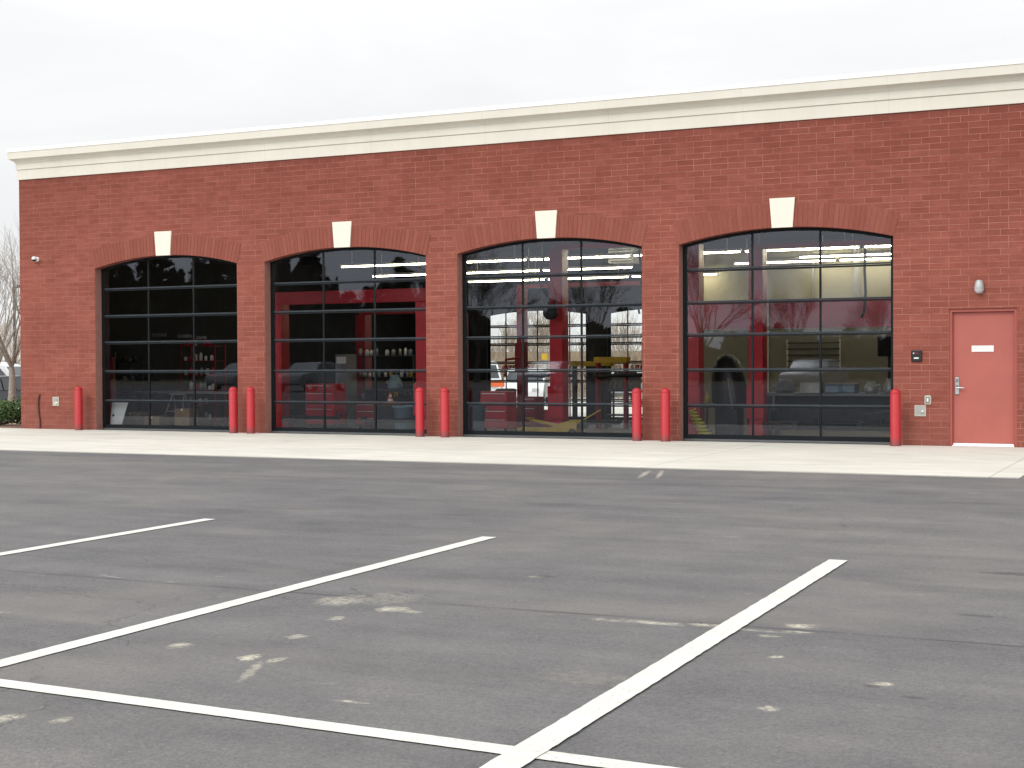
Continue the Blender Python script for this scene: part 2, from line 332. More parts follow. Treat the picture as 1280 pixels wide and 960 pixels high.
def ground_mat():
    m,nt,bs,_=newmat('winter_grass'); g=N(nt); v=g.geo()
    c=g.ramp(g.noise(v,.3,6,.65),[(.3,(.12,.105,.055)),(.55,(.20,.17,.10)),(.75,(.26,.215,.14))]); c=g.mix(.5,c,g.ramp(g.noise(v,12,4,.7),[(.3,(.6,.6,.6)),(.7,(1.3,1.3,1.3))]),'MULTIPLY')
    g.put(bs.inputs['Base Color'],c); bs.inputs['Roughness'].default_value=.95; g.put(bs.inputs['Normal'],g.bump(g.noise(v,20,4),.8,.03)); return m
def mulch_mat():
    m,nt,bs,_=newmat('mulch'); g=N(nt); v=g.geo()
    c=g.ramp(g.noise(v,22,5,.75),[(.3,(.045,.025,.017)),(.5,(.14,.075,.05)),(.72,(.32,.20,.14))])
    c=g.mix(g.ramp(g.noise(v,1.6,3),[(.56,0.0),(.64,.85)]),c,(.55,.40,.24))
    g.put(bs.inputs['Base Color'],c); bs.inputs['Roughness'].default_value=.95; g.put(bs.inputs['Normal'],g.bump(g.noise(v,22,5),1,.04)); return m
M['ground']=ground_mat(); M['mulch']=mulch_mat()

# ------------------------------------------------------------------ dimensions
XL,XR=-19.61,9.0; DEP=17.7; SL=.42/DEP          # building corners, depth; the shop floor falls to the back
OPS=[(-17.52,-13.87),(-13.20,-9.55),(-8.88,-5.23),(-4.545,-.885)]
SPR,CRN=3.415,3.64
def fz(y): return -SL*max(0,min(DEP,y))
def arc(x,l,r,sp,cr):
    w=(r-l)/2; h=cr-sp
    if h<=0: return sp
    Rr=(w*w+h*h)/(2*h); cx=(l+r)/2; return cr-Rr+math.sqrt(max(0,Rr*Rr-(x-cx)**2))
def wall_x(mb,x0,x1,zb,zt,y0,y1,ops,nseg=24):
    """wall along X from y0 (front) to y1 with arched openings (l,r,spring,crown)"""
    xs=x0; F=lambda a,b,c,d:(mb.face([(p[0],y0,p[1]) for p in (a,b,c,d)]), mb.face([(p[0],y1,p[1]) for p in (d,c,b,a)]))
    for l,r,sp,cr in ops:
        F((xs,zb),(l,zb),(l,zt),(xs,zt))
        pts=[l+(r-l)*i/nseg for i in range(nseg+1)] if cr>sp else [l,r]
        for a,b in zip(pts,pts[1:]):
            za,zc=arc(a,l,r,sp,cr),arc(b,l,r,sp,cr)
            F((a,za),(b,zc),(b,zt),(a,zt)); mb.face([(a,y0,za),(a,y1,za),(b,y1,zc),(b,y0,zc)])
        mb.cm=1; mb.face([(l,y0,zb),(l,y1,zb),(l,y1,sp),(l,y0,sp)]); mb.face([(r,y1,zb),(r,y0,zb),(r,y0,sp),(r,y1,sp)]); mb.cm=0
        xs=r
    F((xs,zb),(x1,zb),(x1,zt),(xs,zt))
    mb.face([(x0,y1,zb),(x0,y0,zb),(x0,y0,zt),(x0,y1,zt)]); mb.face([(x1,y0,zb),(x1,y1,zb),(x1,y1,zt),(x1,y0,zt)]); mb.face([(x0,y0,zt),(x1,y0,zt),(x1,y1,zt),(x0,y1,zt)])

# ------------------------------------------------------------------ setting
g=MB()
ys=[-1500,0,DEP,3000]; zs=[-.014,-.014,-.45,-.45]
for i in range(3): g.face([(-2500,ys[i],zs[i]),(2500,ys[i],zs[i]),(2500,ys[i+1],zs[i+1]),(-2500,ys[i+1],zs[i+1])])
tag(g.build('ground',M['ground']),'dull winter grass ground around the building','ground',kind='structure')
g=MB(); g.face([(-60,-62,-.004),(60,-62,-.004),(60,-6.2,-.004),(-60,-6.2,-.004)]); g.face([(1.755,-6.2,-.004),(60,-6.2,-.004),(60,0,-.004),(1.755,0,-.004)])
tag(g.build('parking_lot',M['asphalt']),'worn grey asphalt lot in front of the garage','parking lot',kind='structure')
g=MB(); g.box(-42,1.75,-6.30,-.003,-.05,.006)
tag(g.build('concrete_apron',M['concrete']),'pale concrete apron along the foot of the brick wall','pavement',kind='structure')
g=MB(); g.face([(-90,19,-.44),(60,19,-.44),(60,46,-.44),(-90,46,-.44)])
tag(g.build('rear_parking_lot',M['concrete']),'pale paved lot behind the building','parking lot',kind='structure')
g=MB(); g.face([(-60,3.2,-.009-.0246*3.2),(-26.5,3.2,-.009-.0246*3.2),(-26.5,DEP,-.443),(-60,DEP,-.443)])
tag(g.build('side_road',M['asphalt']),'asphalt drive left of the building','road',kind='structure')
g=MB(); g.face([(-26.4,.01,-.006),(-19.62,.01,-.006),(-19.62,9,-.006-.0246*9),(-26.4,9,-.006-.0246*9)])
tag(g.build('mulch_bed',M['mulch']),'brown mulch bed at the left corner of the brick wall','mulch bed',kind='structure')

def strip(p,q,w):
    p=Vector(p);q=Vector(q);d=(q-p).normalized();n=Vector((-d.y,d.x))*w/2; mb=MB()
    k=max(2,int((q-p).length/.05)); A=[];B=[]
    for i in range(k+1):
        c=p+(q-p)*i/k; j1=rnd.uniform(-.0035,.0035); j2=rnd.uniform(-.0035,.0035)
        A.append((c.x+n.x*(1+j1*10),c.y+n.y*(1+j1*10),.0)); B.append((c.x-n.x*(1+j2*10),c.y-n.y*(1+j2*10),.0))
    mb.grid([B,A]); return mb
gl='white painted parking stall lines'
for i,(p,q,lab) in enumerate([((-4.30,-13.60),(-3.95,-26.),'white stall line farthest left, cut by the left edge of the photo'),
                 ((-1.41,-13.84),(-1.20,-26.),'white stall line in the middle of the lot, its end below the second bollard pair'),
                 ((1.415,-14.13),(1.68,-26.),'white stall line on the right, crossing the long cross line near the bottom edge')]):
    o=strip(p,q,.125 if i<2 else .130).build('stall_line',M['paint'],loc=(0,0,.001 if i<2 else .0042)); tag(o,lab,'parking line',gl)
o=strip((-16,-18.88),(5.0,-19.655),.112).build('stall_line',M['paint'],loc=(0,0,.001)); tag(o,'long white cross line running along the bottom of the photo','parking line',gl)

# ------------------------------------------------------------------ building
B=empty('brick_building',(0,0,0),'long one storey red brick garage with cream cornice and four arched glass doors','building')
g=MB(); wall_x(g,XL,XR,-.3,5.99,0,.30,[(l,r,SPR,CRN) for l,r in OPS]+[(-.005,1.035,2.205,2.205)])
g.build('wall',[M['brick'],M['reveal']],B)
g=MB(); g.face([(XL,.30,-.5),(XL,.30,5.95),(XL,DEP,5.95),(XL,DEP,-.6)]); g.build('side_wall',M['brick'],B); g=MB(); g.face([(XR,.30,-.5),(XR,DEP,-.6),(XR,DEP,5.95),(XR,.30,5.95)])
g.build('side_wall',M['brick'],B)
BOPS=[(-21.0+3.96,-13.58,2.93,3.07),(-12.90,-9.42,2.93,3.07)]
g=MB(); wall_x(g,XL+.01,XR-.01,-.6,5.95,DEP,DEP+.3,BOPS); g.build('rear_wall',[M['inner'],M['inner']],B)
g=MB(); g.box(XL+.02,XR-.02,.31,DEP-.01,5.25,5.40); g.build('roof',M['cap'],B)
g=MB(); g.box(XL+.03,XR-.03,.32,DEP-.02,4.42,4.50)
for i in range(12): g.box(XL+.05,XR-.05,1.2+i*1.4,1.28+i*1.4,4.20,4.41)
g.build('ceiling',M['ceil'],B)
g=MB(); g.face([(XL+.02,.10,.004),(XR-.02,.10,.004),(XR-.02,DEP+.5,-.415),(XL+.02,DEP+.5,-.415)]); g.build('floor',M['ifloor'],B)
g=MB(); g.face([(XL+.05,.31,-.5),(XL+.05,DEP-.02,-.5),(XL+.05,DEP-.02,4.4),(XL+.05,.31,4.4)]); g.build('inner_lining',M['inner'],B)
g=MB(); g.face([(XR-.05,.31,-.5),(XR-.05,.31,4.4),(XR-.05,DEP-.02,4.4),(XR-.05,DEP-.02,-.5)]); g.build('inner_lining',M['inner'],B)
for l,r in zip([XL+.06]+[o[1]+.02 for o in OPS],[o[0]-.02 for o in OPS]+[-.05]): g=MB(); g.face([(r,.306,-.2),(l,.306,-.2),(l,.306,4.4),(r,.306,4.4)]); g.build('inner_lining',M['inner'],B)
pw=MB(); pw.box(-8.40,XR-.06,13.0,13.12,-.5,4.4); pw.box(-8.40,-8.28,13.13,DEP-.03,-.5,4.4); pw=pw.build('partition_wall',M['beige'],B)
g=MB(); g.box(-8.40,XR-.06,12.985,12.997,2.24,2.955); g.build('painted_stripe',M['stripe'],pw)
g=MB(); g.box(-8.39,XR-.07,12.99,12.998,-.45,2.235); g.build('lower_wall_tone',M['beigelow'],pw)  # duller grey-beige sheet over the wall below the stripe
# cornice swept along front and left side
prof=[(.0,5.408),(.030,5.408),(.030,5.612),(.022,5.615),(.022,5.622),(.046,5.626),(.046,5.758),(.054,5.764),(.060,5.780),(.075,5.802),(.100,5.822),(.132,5.836),(.140,5.847),(.165,5.848),(.165,5.995),(.15,6.000)]
def sweep(prof):
    m=MB(); m.grid([[(XR+d,-d,z) for d,z in prof],[(XL-d,-d,z) for d,z in prof],[(XL-d,DEP,z) for d,z in prof]]); 
    return m
sweep(list(reversed(prof))).build('cornice',M['cornice'],B)
sweep(list(reversed([(.15,5.995),(.176,5.995),(.176,6.062),(.17,6.066),(-.32,6.07)]))).build('cap_flashing',M['cap'],B)
# soldier arches and keystones
def arch(l,r):
    h=CRN-SPR; w=(r-l)/2; Rr=(w*w+h*h)/(2*h); cx=(l+r)/2; cz=CRN-Rr; th=.405; a0=math.asin((w+.012)/Rr)
    back=MB(); halves=[MB(),MB()]; n=44
    def P(a,rad,y): return (cx+rad*sin(a),y,cz+rad*cos(a))
    for i in range(n):
        a,b=-a0+2*a0*i/n,-a0+2*a0*(i+1)/n
        back.face([P(a,Rr+.001,-.003),P(b,Rr+.001,-.003),P(b,Rr+th,-.003),P(a,Rr+th,-.003)])
        k=(b-a)*.045; mid=(a+b)/2
        if abs(cx+Rr*sin(mid)-cx)<.17: continue
        m=halves[0 if mid<0 else 1]; m.cc=(rnd.random(),)*3; o=rnd.uniform(-.0012,.0012)
        f=[P(a+k,Rr-.002,-.009+o),P(b-k,Rr-.002,-.009+o),P(b-k,Rr+th-.004,-.009+o),P(a+k,Rr+th-.004,-.009+o)]
        bk=[(p[0],-.002,p[2]) for p in f]
        m.face(f)
        for q in range(4): m.face([f[q],bk[q],bk[(q+1)%4],f[(q+1)%4]])
        m.face([P(a+k,Rr-.003,-.009),P(a+k,Rr-.003,.12),P(b-k,Rr-.003,.12),P(b-k,Rr-.003,-.009)])
    o=halves[0].build('arch',M['soldier'],B); halves[1].build('arch',M['soldier'],B); back.build('mortar_bed',M['mortar'],o)
    k=MB(); F=[(cx-.178,-.035,CRN-.010),(cx+.178,-.035,CRN-.010),(cx+.216,-.035,4.125),(cx-.216,-.035,4.125)]
    Bk=[(p[0],.02,p[2]) for p in F]; k.face(F)
    for q in range(4): k.face([F[q],Bk[q],Bk[(q+1)%4],F[(q+1)%4]])
    k.build('keystone',M['keystone'],B)
for l,r in OPS: arch(l,r)

# overhead glass doors
def overhead_door(l,r,sp,cr,y,z0,nc=3,rails=(.615,1.235,1.845,2.405,2.975),th=.045,rh=.062,sw=.075,low=.11,zb=0.0,mun=.032):
    """glazed sectional door filling an arched opening; frame follows the arch"""
    m=MB(); n=24; sw0=sw
    X=lambda t:l+(r-l)*t
    top=lambda x: arc(x,l,r,sp,cr)
    m.box(l-.03,l+sw,y,y+th,z0,sp+.2); m.box(r-sw,r+.03,y,y+th,z0,sp+.2)
    m.box(l+sw,r-sw,y+.002,y+th,z0+.035,z0+low)
    for i in range(n):
        a,b=X(i/n),X((i+1)/n)
        za,zc=top(a),top(b)
        m.face([(a,y-.004,za-.05),(b,y-.004,zc-.05),(b,y-.004,zc+.04),(a,y-.004,za+.04)]); m.face([(a,y-.004,za-.05),(a,y+th,za-.05),(b,y+th,zc-.05),(b,y-.004,zc-.05)])
    W=(r-l-2*sw); xs=[l+sw+W*i/nc for i in range(1,nc)]
    zr=[z0+low]+[zb+q for q in rails]
    for x in xs:
        for i,z in enumerate(zr):
            zt=(zr[i+1]-rh/2) if i+1<len(zr) else top(x)-.03
            zl=z+(rh/2 if i else 0)
            m.box(x-mun/2,x+mun/2,y+.006,y+th-.004,zl,zt)
    fr=m.build('overhead_door',M['frame'],B)
    q=MB()
    for z in zr[1:]:
        # two mating section rails with a shadow gap
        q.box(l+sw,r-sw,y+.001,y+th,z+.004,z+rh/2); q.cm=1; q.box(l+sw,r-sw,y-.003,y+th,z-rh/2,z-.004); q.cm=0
    q.build('rail',[M['frame_lit'],M['frame']],fr)
    p=MB()
    edges=[l+sw]+xs+[r-sw]
    for a,b in zip(edges,edges[1:]):
        aa=a+mun/2 if a in xs else a; bb=b-mun/2 if b in xs else b
        for i,z in enumerate(zr):
            zl=z+(rh/2 if i else 0)
            if i+1<len(zr): p.face([(aa,y+.022,zl),(bb,y+.022,zl),(bb,y+.022,zr[i+1]-rh/2),(aa,y+.022,zr[i+1]-rh/2)])
            else:
                for k in range(6):
                    u,v=aa+(bb-aa)*k/6,aa+(bb-aa)*(k+1)/6
                    p.face([(u,y+.022,zl),(v,y+.022,zl),(v,y+.022,top(v)),(u,y+.022,top(u))])
    p.build('pane',M['glass'],fr)
    s=MB(); s.box(l+.01,r-.01,y-.012,y+th-.002,z0,z0+.033); s.build('bottom_seal',M['seal'],fr)
    return fr
for l,r in OPS: overhead_door(l,r,SPR,CRN,.20,.006)
for l,r,sp,cr in BOPS: overhead_door(l,r,sp,cr,DEP+.1,-.41,nc=6,rails=(.21,.80,1.385,1.965,2.54),rh=.09,mun=.03)

# personnel door
D=MB(); D.box(.045,.985,.075,.12,.055,2.15,.004); D=D.build('entry_door',M['doorpaint'],B)
g=MB(); g.box(-.005,.040,.022,.12,.006,2.2); g.box(.990,1.035,.022,.12,.006,2.2); g.box(.0402,.9898,.022,.12,2.155,2.2); g.box(.041,.052,.045,.074,.01,2.154); g.box(.978,.989,.045,.074,.01,2.154)
g.build('door_frame',M['doorframe'],D)
g=MB(); g.box(.335,.675,.066,.0745,1.515,1.615,.002); g.build('name_plate',M['white'],D)
g=MB(); g.box(.075,.145,.060,.0745,.83,1.115,.008); g.cm=1; g.box(.092,.128,.054,.0595,1.03,1.085,.004); g.box(.092,.128,.054,.0595,.955,.985,.004); g.cm=0; g.tube([(.11,.059,.94),(.11,.03,.94)],.012,10); g.tube([(.11,.028,.94),(.15,.024,.942),(.225,.026,.94)],[.013,.012,.010],10); g.build('door_handle',[M['steel'],M['midgrey']],D)
for z in (1.86,1.05,.22): g=MB(); g.tube([(.983,.062,z-.06),(.983,.062,z+.06)],.009,8); g.build('hinge',M['steel'],D)
g=MB(); g.box(.046,.984,.064,.0745,.012,.052); g.box(.041,.989,.01,.0635,.007,.022); g.build('door_sweep',M['cap'],D)

# wall mounted things
W=empty('wall_lamp',(.465,0,2.44),'grey egg shaped wall lamp above the salmon door','wall lamp')
g=MB(); g.lathe([(0.001,0),(.03,.002),(.055,.018),(.072,.05),(.076,.075)],n=20); 
for i in range(len(g.v)): x,y,z=g.v[i]; g.v[i]=(x,min(-.003,y-.03),z)
g.build('lens',M['lens'],W)
g=MB(); g.lathe([(.078,.075),(.078,.09),(.070,.14),(.057,.19),(.045,.212),(.02,.217),(.001,.218)],n=20)
for i in range(len(g.v)): x,y,z=g.v[i]; g.v[i]=(x,min(-.003,y-.03),z)
g.build('housing',M['galv'],W)
C=empty('card_reader',(-.51,0,1.455),'black square card reader on the brick beside the salmon door','card reader')
g=MB(); g.box(-.085,.085,-.03,-.002,-.09,.09,.012); g.build('body',M['black'],C)
g=MB(); g.box(-.055,-.035,-.034,-.0305,.035,.055); g.build('indicator',M['white'],C)
g=MB(); g.box(-.04,.035,-.034,-.0305,-.045,-.022); g.build('label_strip',M['white'],C)
g=MB(); g.box(-.02,.03,-.034,-.0305,.035,.052); g.build('red_light',M['darkred'],C)
C=empty('outlet_cover',(-.335,0,.745),'small rounded grey outlet cover between card reader and ground, nearer the salmon door','outlet')
g=MB(); g.box(-.055,.055,-.022,-.002,-.075,.075,.016); g.build('cover_plate',M['beige_metal'],C)
g=MB(); g.box(-.028,.028,-.030,-.0225,-.048,.048,.008); g.build('flap',M['midgrey'],C)
g=MB(); g.box(-.014,.014,-.036,-.0305,-.03,.03,.004); g.build('socket',M['white'],C)
C=empty('hose_box',(-.455,0,.570),'square grey recessed valve box low on the brick, left of the salmon door','valve box')
g=MB(); g.box(-.09,.09,-.012,-.002,-.09,-.07); g.box(-.09,.09,-.012,-.002,.07,.09); g.box(-.09,-.07,-.012,-.002,-.0699,.0699); g.box(.07,.09,-.012,-.002,-.0699,.0699); g.build('frame',M['beige_metal'],C)
g=MB(); g.box(-.0695,.0695,-.007,-.002,-.0695,.0695); g.build('lid',M['galv'],C)
g=MB(); g.lathe([(.001,-.03),(.018,-.028),(.02,-.0075)],.035,-.012,12,'y'); g.build('valve',M['white'],C)
C=empty('hose_box',(-18.62,0,.60),'small beige valve box low on the brick at the far left corner','valve box')
g=MB(); g.box(-.09,.09,-.014,-.002,-.10,.10,.006); g.build('frame',M['beige_metal'],C)
g=MB(); g.box(-.065,.065,-.020,-.0145,.01,.07); g.build('lid',M['galv'],C)
g=MB(); g.lathe([(.001,-.04),(.022,-.036),(.024,-.0145)],.03,-.035,12,'y'); g.build('valve',M['white'],C)
C=empty('security_camera',(-19.10,0,3.67),'small white dome security camera high on the left end of the wall','security camera')
g=MB(); g.lathe([(.001,-.035),(.05,-.035),(.052,-.002)],0,0,14,'y'); g.build('mount',M['white'],C)
g=MB(); g.lathe([(.001,.06),(.04,.05),(.056,.02),(.052,-.01)],-.015,-.085,14,'z'); g.cm=1; g.lathe([(.051,-.0105),(.036,-.038),(.001,-.046)],-.015,-.085,14,'z'); g.build('dome',[M['white'],M['black']],C)
g=MB(); g.tube([(-19.055,-.016,.75),(-19.085,-.02,.70),(-19.10,-.018,.62),(-19.10,-.018,.45),(-19.085,-.022,.33),(-19.062,-.02,.2),(-19.05,-.024,.09),(-19.06,-.03,.008)],.016,8)
tag(g.build('conduit',M['brown']),'thin dark brown conduit rising crooked from the concrete at the left end of the wall','conduit')

# bollards
def bollard():
    r=empty('bollard',(0,0,.006))
    g=MB(); rr=.083; H=.925
    pr=[(rr+.002,0),(rr+.002,.012),(rr,.016),(rr,H-.085),(rr-.002,H-.082),(rr,H-.078)]+[(rr*cos(a),H-.078+.078*sin(a)) for a in [i*pi/2/8 for i in range(1,9)]]
    g.lathe(pr,n=32); g.build('sleeve',M['bollard'],r)
    return r
b0=bollard()
bl=[(-17.80,-.22,'red bollard farthest left, left of the first glass door'),(-13.80,-.25,'red bollard right of the first glass door, left one of its pair'),(-13.38,-.25,'red bollard left of the second glass door, right one of its pair'),
 (-9.56,-.24,'red bollard right of the second glass door, left one of its pair'),(-9.02,-.26,'red bollard left of the third glass door, right one of its pair'),(-5.25,-.22,'red bollard right of the third glass door, left one of its pair'),
 (-4.72,-.24,'red bollard left of the fourth glass door, right one of its pair'),(-.80,-.27,'single red bollard right of the fourth glass door, near the salmon door')]
for i,(x,y,lab) in enumerate(bl):
    o=b0 if i==0 else copy_tree(b0); o.location=(x,y,.006); o.rotation_euler=(rnd.uniform(-.006,.006),rnd.uniform(-.006,.006),rnd.random()*3); tag(o,lab,'bollard','red bollards guarding the door openings')

# ------------------------------------------------------------------ inside the shop
# fluorescent strips
def strip_light():
    r=empty('strip_light'); g=MB(); g.box(-1.2,1.2,-.05,.05,.022,.07); g.box(-.9,-.88,-.01,.01,.07,.62); g.box(.88,.9,-.01,.01,.07,.62); g.build('housing',M['white'],r)
    g=MB(); g.tube([(-1.17,0,0),(1.17,0,0)],.014,8); g.build('tube',M['tube'],r); return r
s0=strip_light(); k=0
def sl(x,y,lab):
    global k
    o=s0 if k==0 else copy_tree(s0); k+=1; o.location=(x,y,3.67); tag(o,lab,'strip light','fluorescent strips under the shop ceiling')
rows=[(5.4,-13.6,6,'nearest the glass doors'),(9.0,-14.9,6,'in the middle row'),(12.6,-13.9,3,'in the rear row')]
pos=['first','second','third','fourth','fifth','sixth']
for y,x0,n,w in rows:
    for i in range(n):
        if (y==9.0 and i==3): continue
        sl(x0+i*2.46,y,f'lit fluorescent strip {w}, {pos[i]} from the left')
for i in range(3):
    o=copy_tree(s0); o.location=(-4.4+i*2.46,12.45,4.02); tag(o,f'lit fluorescent strip close to the beige wall, {pos[i]} from the left','strip light','fluorescent strips under the shop ceiling')
# two-post lifts
def column(r,x,mat,h=3.0,side=1,armz=.25,w=.28):
    g=MB(); g.box(x-w/2,x+w/2,-.16,-.10,.02,h,.006); g.box(x-w/2,x-w/2+.05,-.099,.15,.02,h); g.box(x+w/2-.05,x+w/2,-.099,.15,.02,h); g.box(x-w/2-.09,x+w/2+.09,-.26,.26,0,.019)
    for a in (-1,1): g.face([(x+a*w/2,-.12,.35),(x+a*(w/2+.09),-.12,.02),(x+a*(w/2+.09),-.10,.02),(x+a*w/2,-.10,.35)])
    c=g.build('column',mat,r)
    g=MB(); s=side
    g.box(x-w/2-.03,x+w/2+.03,-.21,-.165,armz+.1,armz+.75,.006); g.build('carriage',mat,r); g=MB()
    for dy in (-.9,.9):
        g.tube([(x+s*(w/2),dy*.12,armz),(x+s*.55,dy*.6,armz),(x+s*.95,dy,armz-.02)],[.06,.05,.045],6); g.tube([(x+s*.95,dy,armz-.02),(x+s*.95,dy,armz+.09)],.06,10)
    g.build('lift_arm',M['dark'],r)
    return c
def lift(xl,xr,y,lab,beam=None,h=3.0,mat='liftred',arm=.25,cw=.28):
    r=empty('two_post_lift',((xl+xr)/2,y,fz(y)+.006),lab,'vehicle lift','two post lifts in the shop'); w=(xr-xl)/2
    column(r,-w,M[mat],h,1,arm,cw); column(r,w,M[mat],h,-1,arm,cw)
    g=MB()
    if beam: g.box(-w-.14,w+.14,-.20,-.162,beam[0],beam[1],.006)
    else: g.box(-w-.1,w+.1,-.05,.05,h+.001,h+.10,.006)
    g.build('crossbeam',M[mat],r); return r
lift(-14.62,-11.0,2.6,'red two post lift with a broad bright crossbeam behind the second glass door',(2.72,3.00),3.0)
lift(-15.15,-12.45,7.0,'dim red two post lift standing behind the lift with the broad crossbeam',None,2.75,'darkred')
lift(-8.08,-5.22,2.9,'red two post lift seen between the third and fourth glass doors',None,3.72,'liftred',.22)
lift(-4.05,-.95,3.2,'red two post lift behind the right half of the fourth glass door',None,3.6,'liftred')
lift(-10.90,-7.72,7.2,'dark red two post lift in the second row behind the third glass door',None,3.3,'darkred',1.25,.15)

def at(y): return fz(y)+.006
def thing(name,x,y,lab,cat,grp=None,rz=0,z=None): return empty(name,(x,y,at(y) if z is None else z),lab,cat,grp,rz)
# drawer cabinets
def tool_cabinet(x,y,w,d,h,n,mat,lab,z=None):
    r=thing('tool_cabinet',x,y,lab,'tool cabinet','red tool cabinets in the shop',z=z)
    g=MB(); g.box(-w/2,w/2,-d/2,d/2,.10,h,.01); g.build('carcass',mat,r)
    for i in range(n):
        g=MB(); z0=.12+(h-.14)*i/n; z1=.12+(h-.14)*(i+1)/n-.012; g.box(-w/2+.02,w/2-.02,-d/2-.014,-d/2-.001,z0,z1,.003); g.cm=1; g.box(-w/2+.05,w/2-.05,-d/2-.026,-d/2-.0145,z1-.022,z1-.008); g.build('drawer',[mat,M['steel']],r)
    for sx in (-1,1):
        g=MB(); g.lathe([(.001,-.02),(.045,-.02),(.045,.02),(.001,.02)],0,.05,12,'x'); g.build('caster',M['rubber'],r,loc=(sx*(w/2-.08),-d/2+.08,0))
    return r
tool_cabinet(-14.35,4.0,.78,.5,1.02,5,M['liftred'],'bright red tool cabinet behind the left pane column of the second glass door')
tool_cabinet(-13.10,4.4,1.1,.5,.60,3,M['darkred'],'low wide dark red tool cabinet behind the middle of the second glass door')
tool_cabinet(-9.45,2.9,.62,.45,.86,4,M['liftred'],'red tool cabinet standing behind the blue grey bin')
tool_cabinet(-9.35,4.4,.35,.4,.75,3,M['darkred'],'narrow dark red tool cabinet just right of the blue grey bin')
tool_cabinet(-5.3,1.5,.5,.4,.60,3,M['liftred'],'low red tool cabinet beside the yellow coiled hose')
tool_cabinet(-7.62,8.4,.7,.5,.8,4,M['darkred'],'dark red tool cabinet beside the dark utility cart')
# bins
def bin_(x,y,lab,mat,h=.62,r_=.20,cat='bin'):
    r=thing('trash_bin',x,y,lab,cat); g=MB()
    g.lathe([(.001,.002),(r_*.82,.002),(r_*.85,.03),(r_,h-.06),(r_*1.06,h-.055),(r_*1.06,h),(r_*.98,h),(r_*.82,.05),(.001,.04)],n=24); g.build('bucket',mat,r)
    for s in (-1,1): g=MB(); g.tube([(s*r_*1.05,-.06,h-.1),(s*(r_*1.05+.04),-.04,h-.11),(s*(r_*1.05+.04),.04,h-.11),(s*r_*1.05,.06,h-.1)],.012,6); g.build('handle',mat,r)
bin_(-9.20,1.35,'blue grey plastic bin at the lower left of the third glass door',M['bluegrey'],.60,.20)
bin_(-11.85,3.2,'dark blue grey bin at the lower right of the second glass door',M['bluegrey'],.55,.24)
bin_(-15.6,2.4,'green drum at the lower right of the first glass door',M['green'],.62,.25,'drum')
# floor jack
r=thing('floor_jack',-7.85,2.1,'yellow floor jack lying low behind the third glass door','floor jack',rz=.12)
g=MB()
for s in (-1,1):
    y=.14*s; g.box(-.72,.50,y-.012,y+.012,.05,.15,.004); g.face([(-.1,y-.013,.15),(.50,y-.013,.15),(.50,y-.013,.30),(.36,y-.013,.30)]); g.face([(.50,y+.013,.15),(-.1,y+.013,.15),(.36,y+.013,.30),(.50,y+.013,.30)])
g.build('frame',M['yellow'],r)
g=MB(); g.tube([(.3,0,.14),(-.5,0,.30)],.035,8); g.lathe([(.001,.31),(.07,.31),(.075,.34),(.001,.345)],-.5,0,14); g.build('lifting_arm',M['yellow'],r)
g=MB(); g.tube([(.45,0,.22),(.95,0,.5)],.016,8); g.build('handle',M['yellow'],r)
for sx,ra in ((-.62,.05),(.42,.07)):
    for s in (-1,1): g=MB(); g.lathe([(.001,-.02),(ra,-.02),(ra,.02),(.001,.02)],0,0,14,'y'); g.build('wheel',M['dark'],r,loc=(sx,.18*s,ra))
# red parts box
r=thing('parts_box',-9.75,6.0,'plain red steel box on the floor behind the yellow floor jack','box'); g=MB(); g.box(-.22,.22,-.2,.2,0,.42,.01); g.build('body',M['liftred'],r); g=MB(); g.box(-.235,.235,-.215,.215,.421,.45,.006); g.build('lid',M['liftred'],r)
# tyre changer
r=thing('tyre_changer',-10.95,6.4,'dark tyre changer with a round turntable behind the third glass door','tyre changer')
g=MB(); g.box(-.32,.32,-.25,.3,0,.5,.03); g.build('body',M['darkred'],r); g=MB(); g.tube([(0,0,.5),(0,0,.86)],.07,12); g.lathe([(.001,.86),(.24,.86),(.26,.90),(.2,.93),(.001,.93)],n=20); g.build('turntable',M['dark'],r)
g=MB(); g.box(.22,.34,.18,.3,.5,1.75,.01); g.tube([(.28,.24,1.65),(.0,.0,1.6),(0,0,1.2)],.035,8); g.build('post',M['darkred'],r)
# utility cart with engine
r=thing('utility_cart',-8.75,8.6,'dark utility cart loaded with machine parts at the right side of the third glass door','cart')
g=MB()
for x in (-.5,.5):
    for y in (-.28,.28): g.box(x-.02,x+.02,y-.02,y+.02,.12,1.0)
g.box(-.52,.52,-.3,.3,.3,.33); g.box(-.52,.52,-.3,.3,.88,.91); g.build('frame',M['dark'],r)
for x in (-.45,.45): g=MB(); g.lathe([(.001,-.02),(.06,-.02),(.06,.02),(.001,.02)],0,.06,12,'y'); g.build('caster',M['rubber'],r,loc=(x,-.28,0))
r=thing('engine_block',-8.8,8.6,'dark engine block sitting on the utility cart','engine',z=at(8.6)+.912); g=MB(); g.box(-.35,.3,-.2,.2,0,.32,.03); g.box(-.28,.22,-.14,.14,.321,.46,.03)
for i in range(5): g.tube([(-.3+i*.13,-.19,.2),(-.32+i*.13,-.28,.1),(-.3+i*.13,-.27,.02)],.03,8)
g.lathe([(.001,-.25),(.1,-.25),(.1,-.2)],.1,.16,14,'y'); g.build('block',M['midgrey'],r)
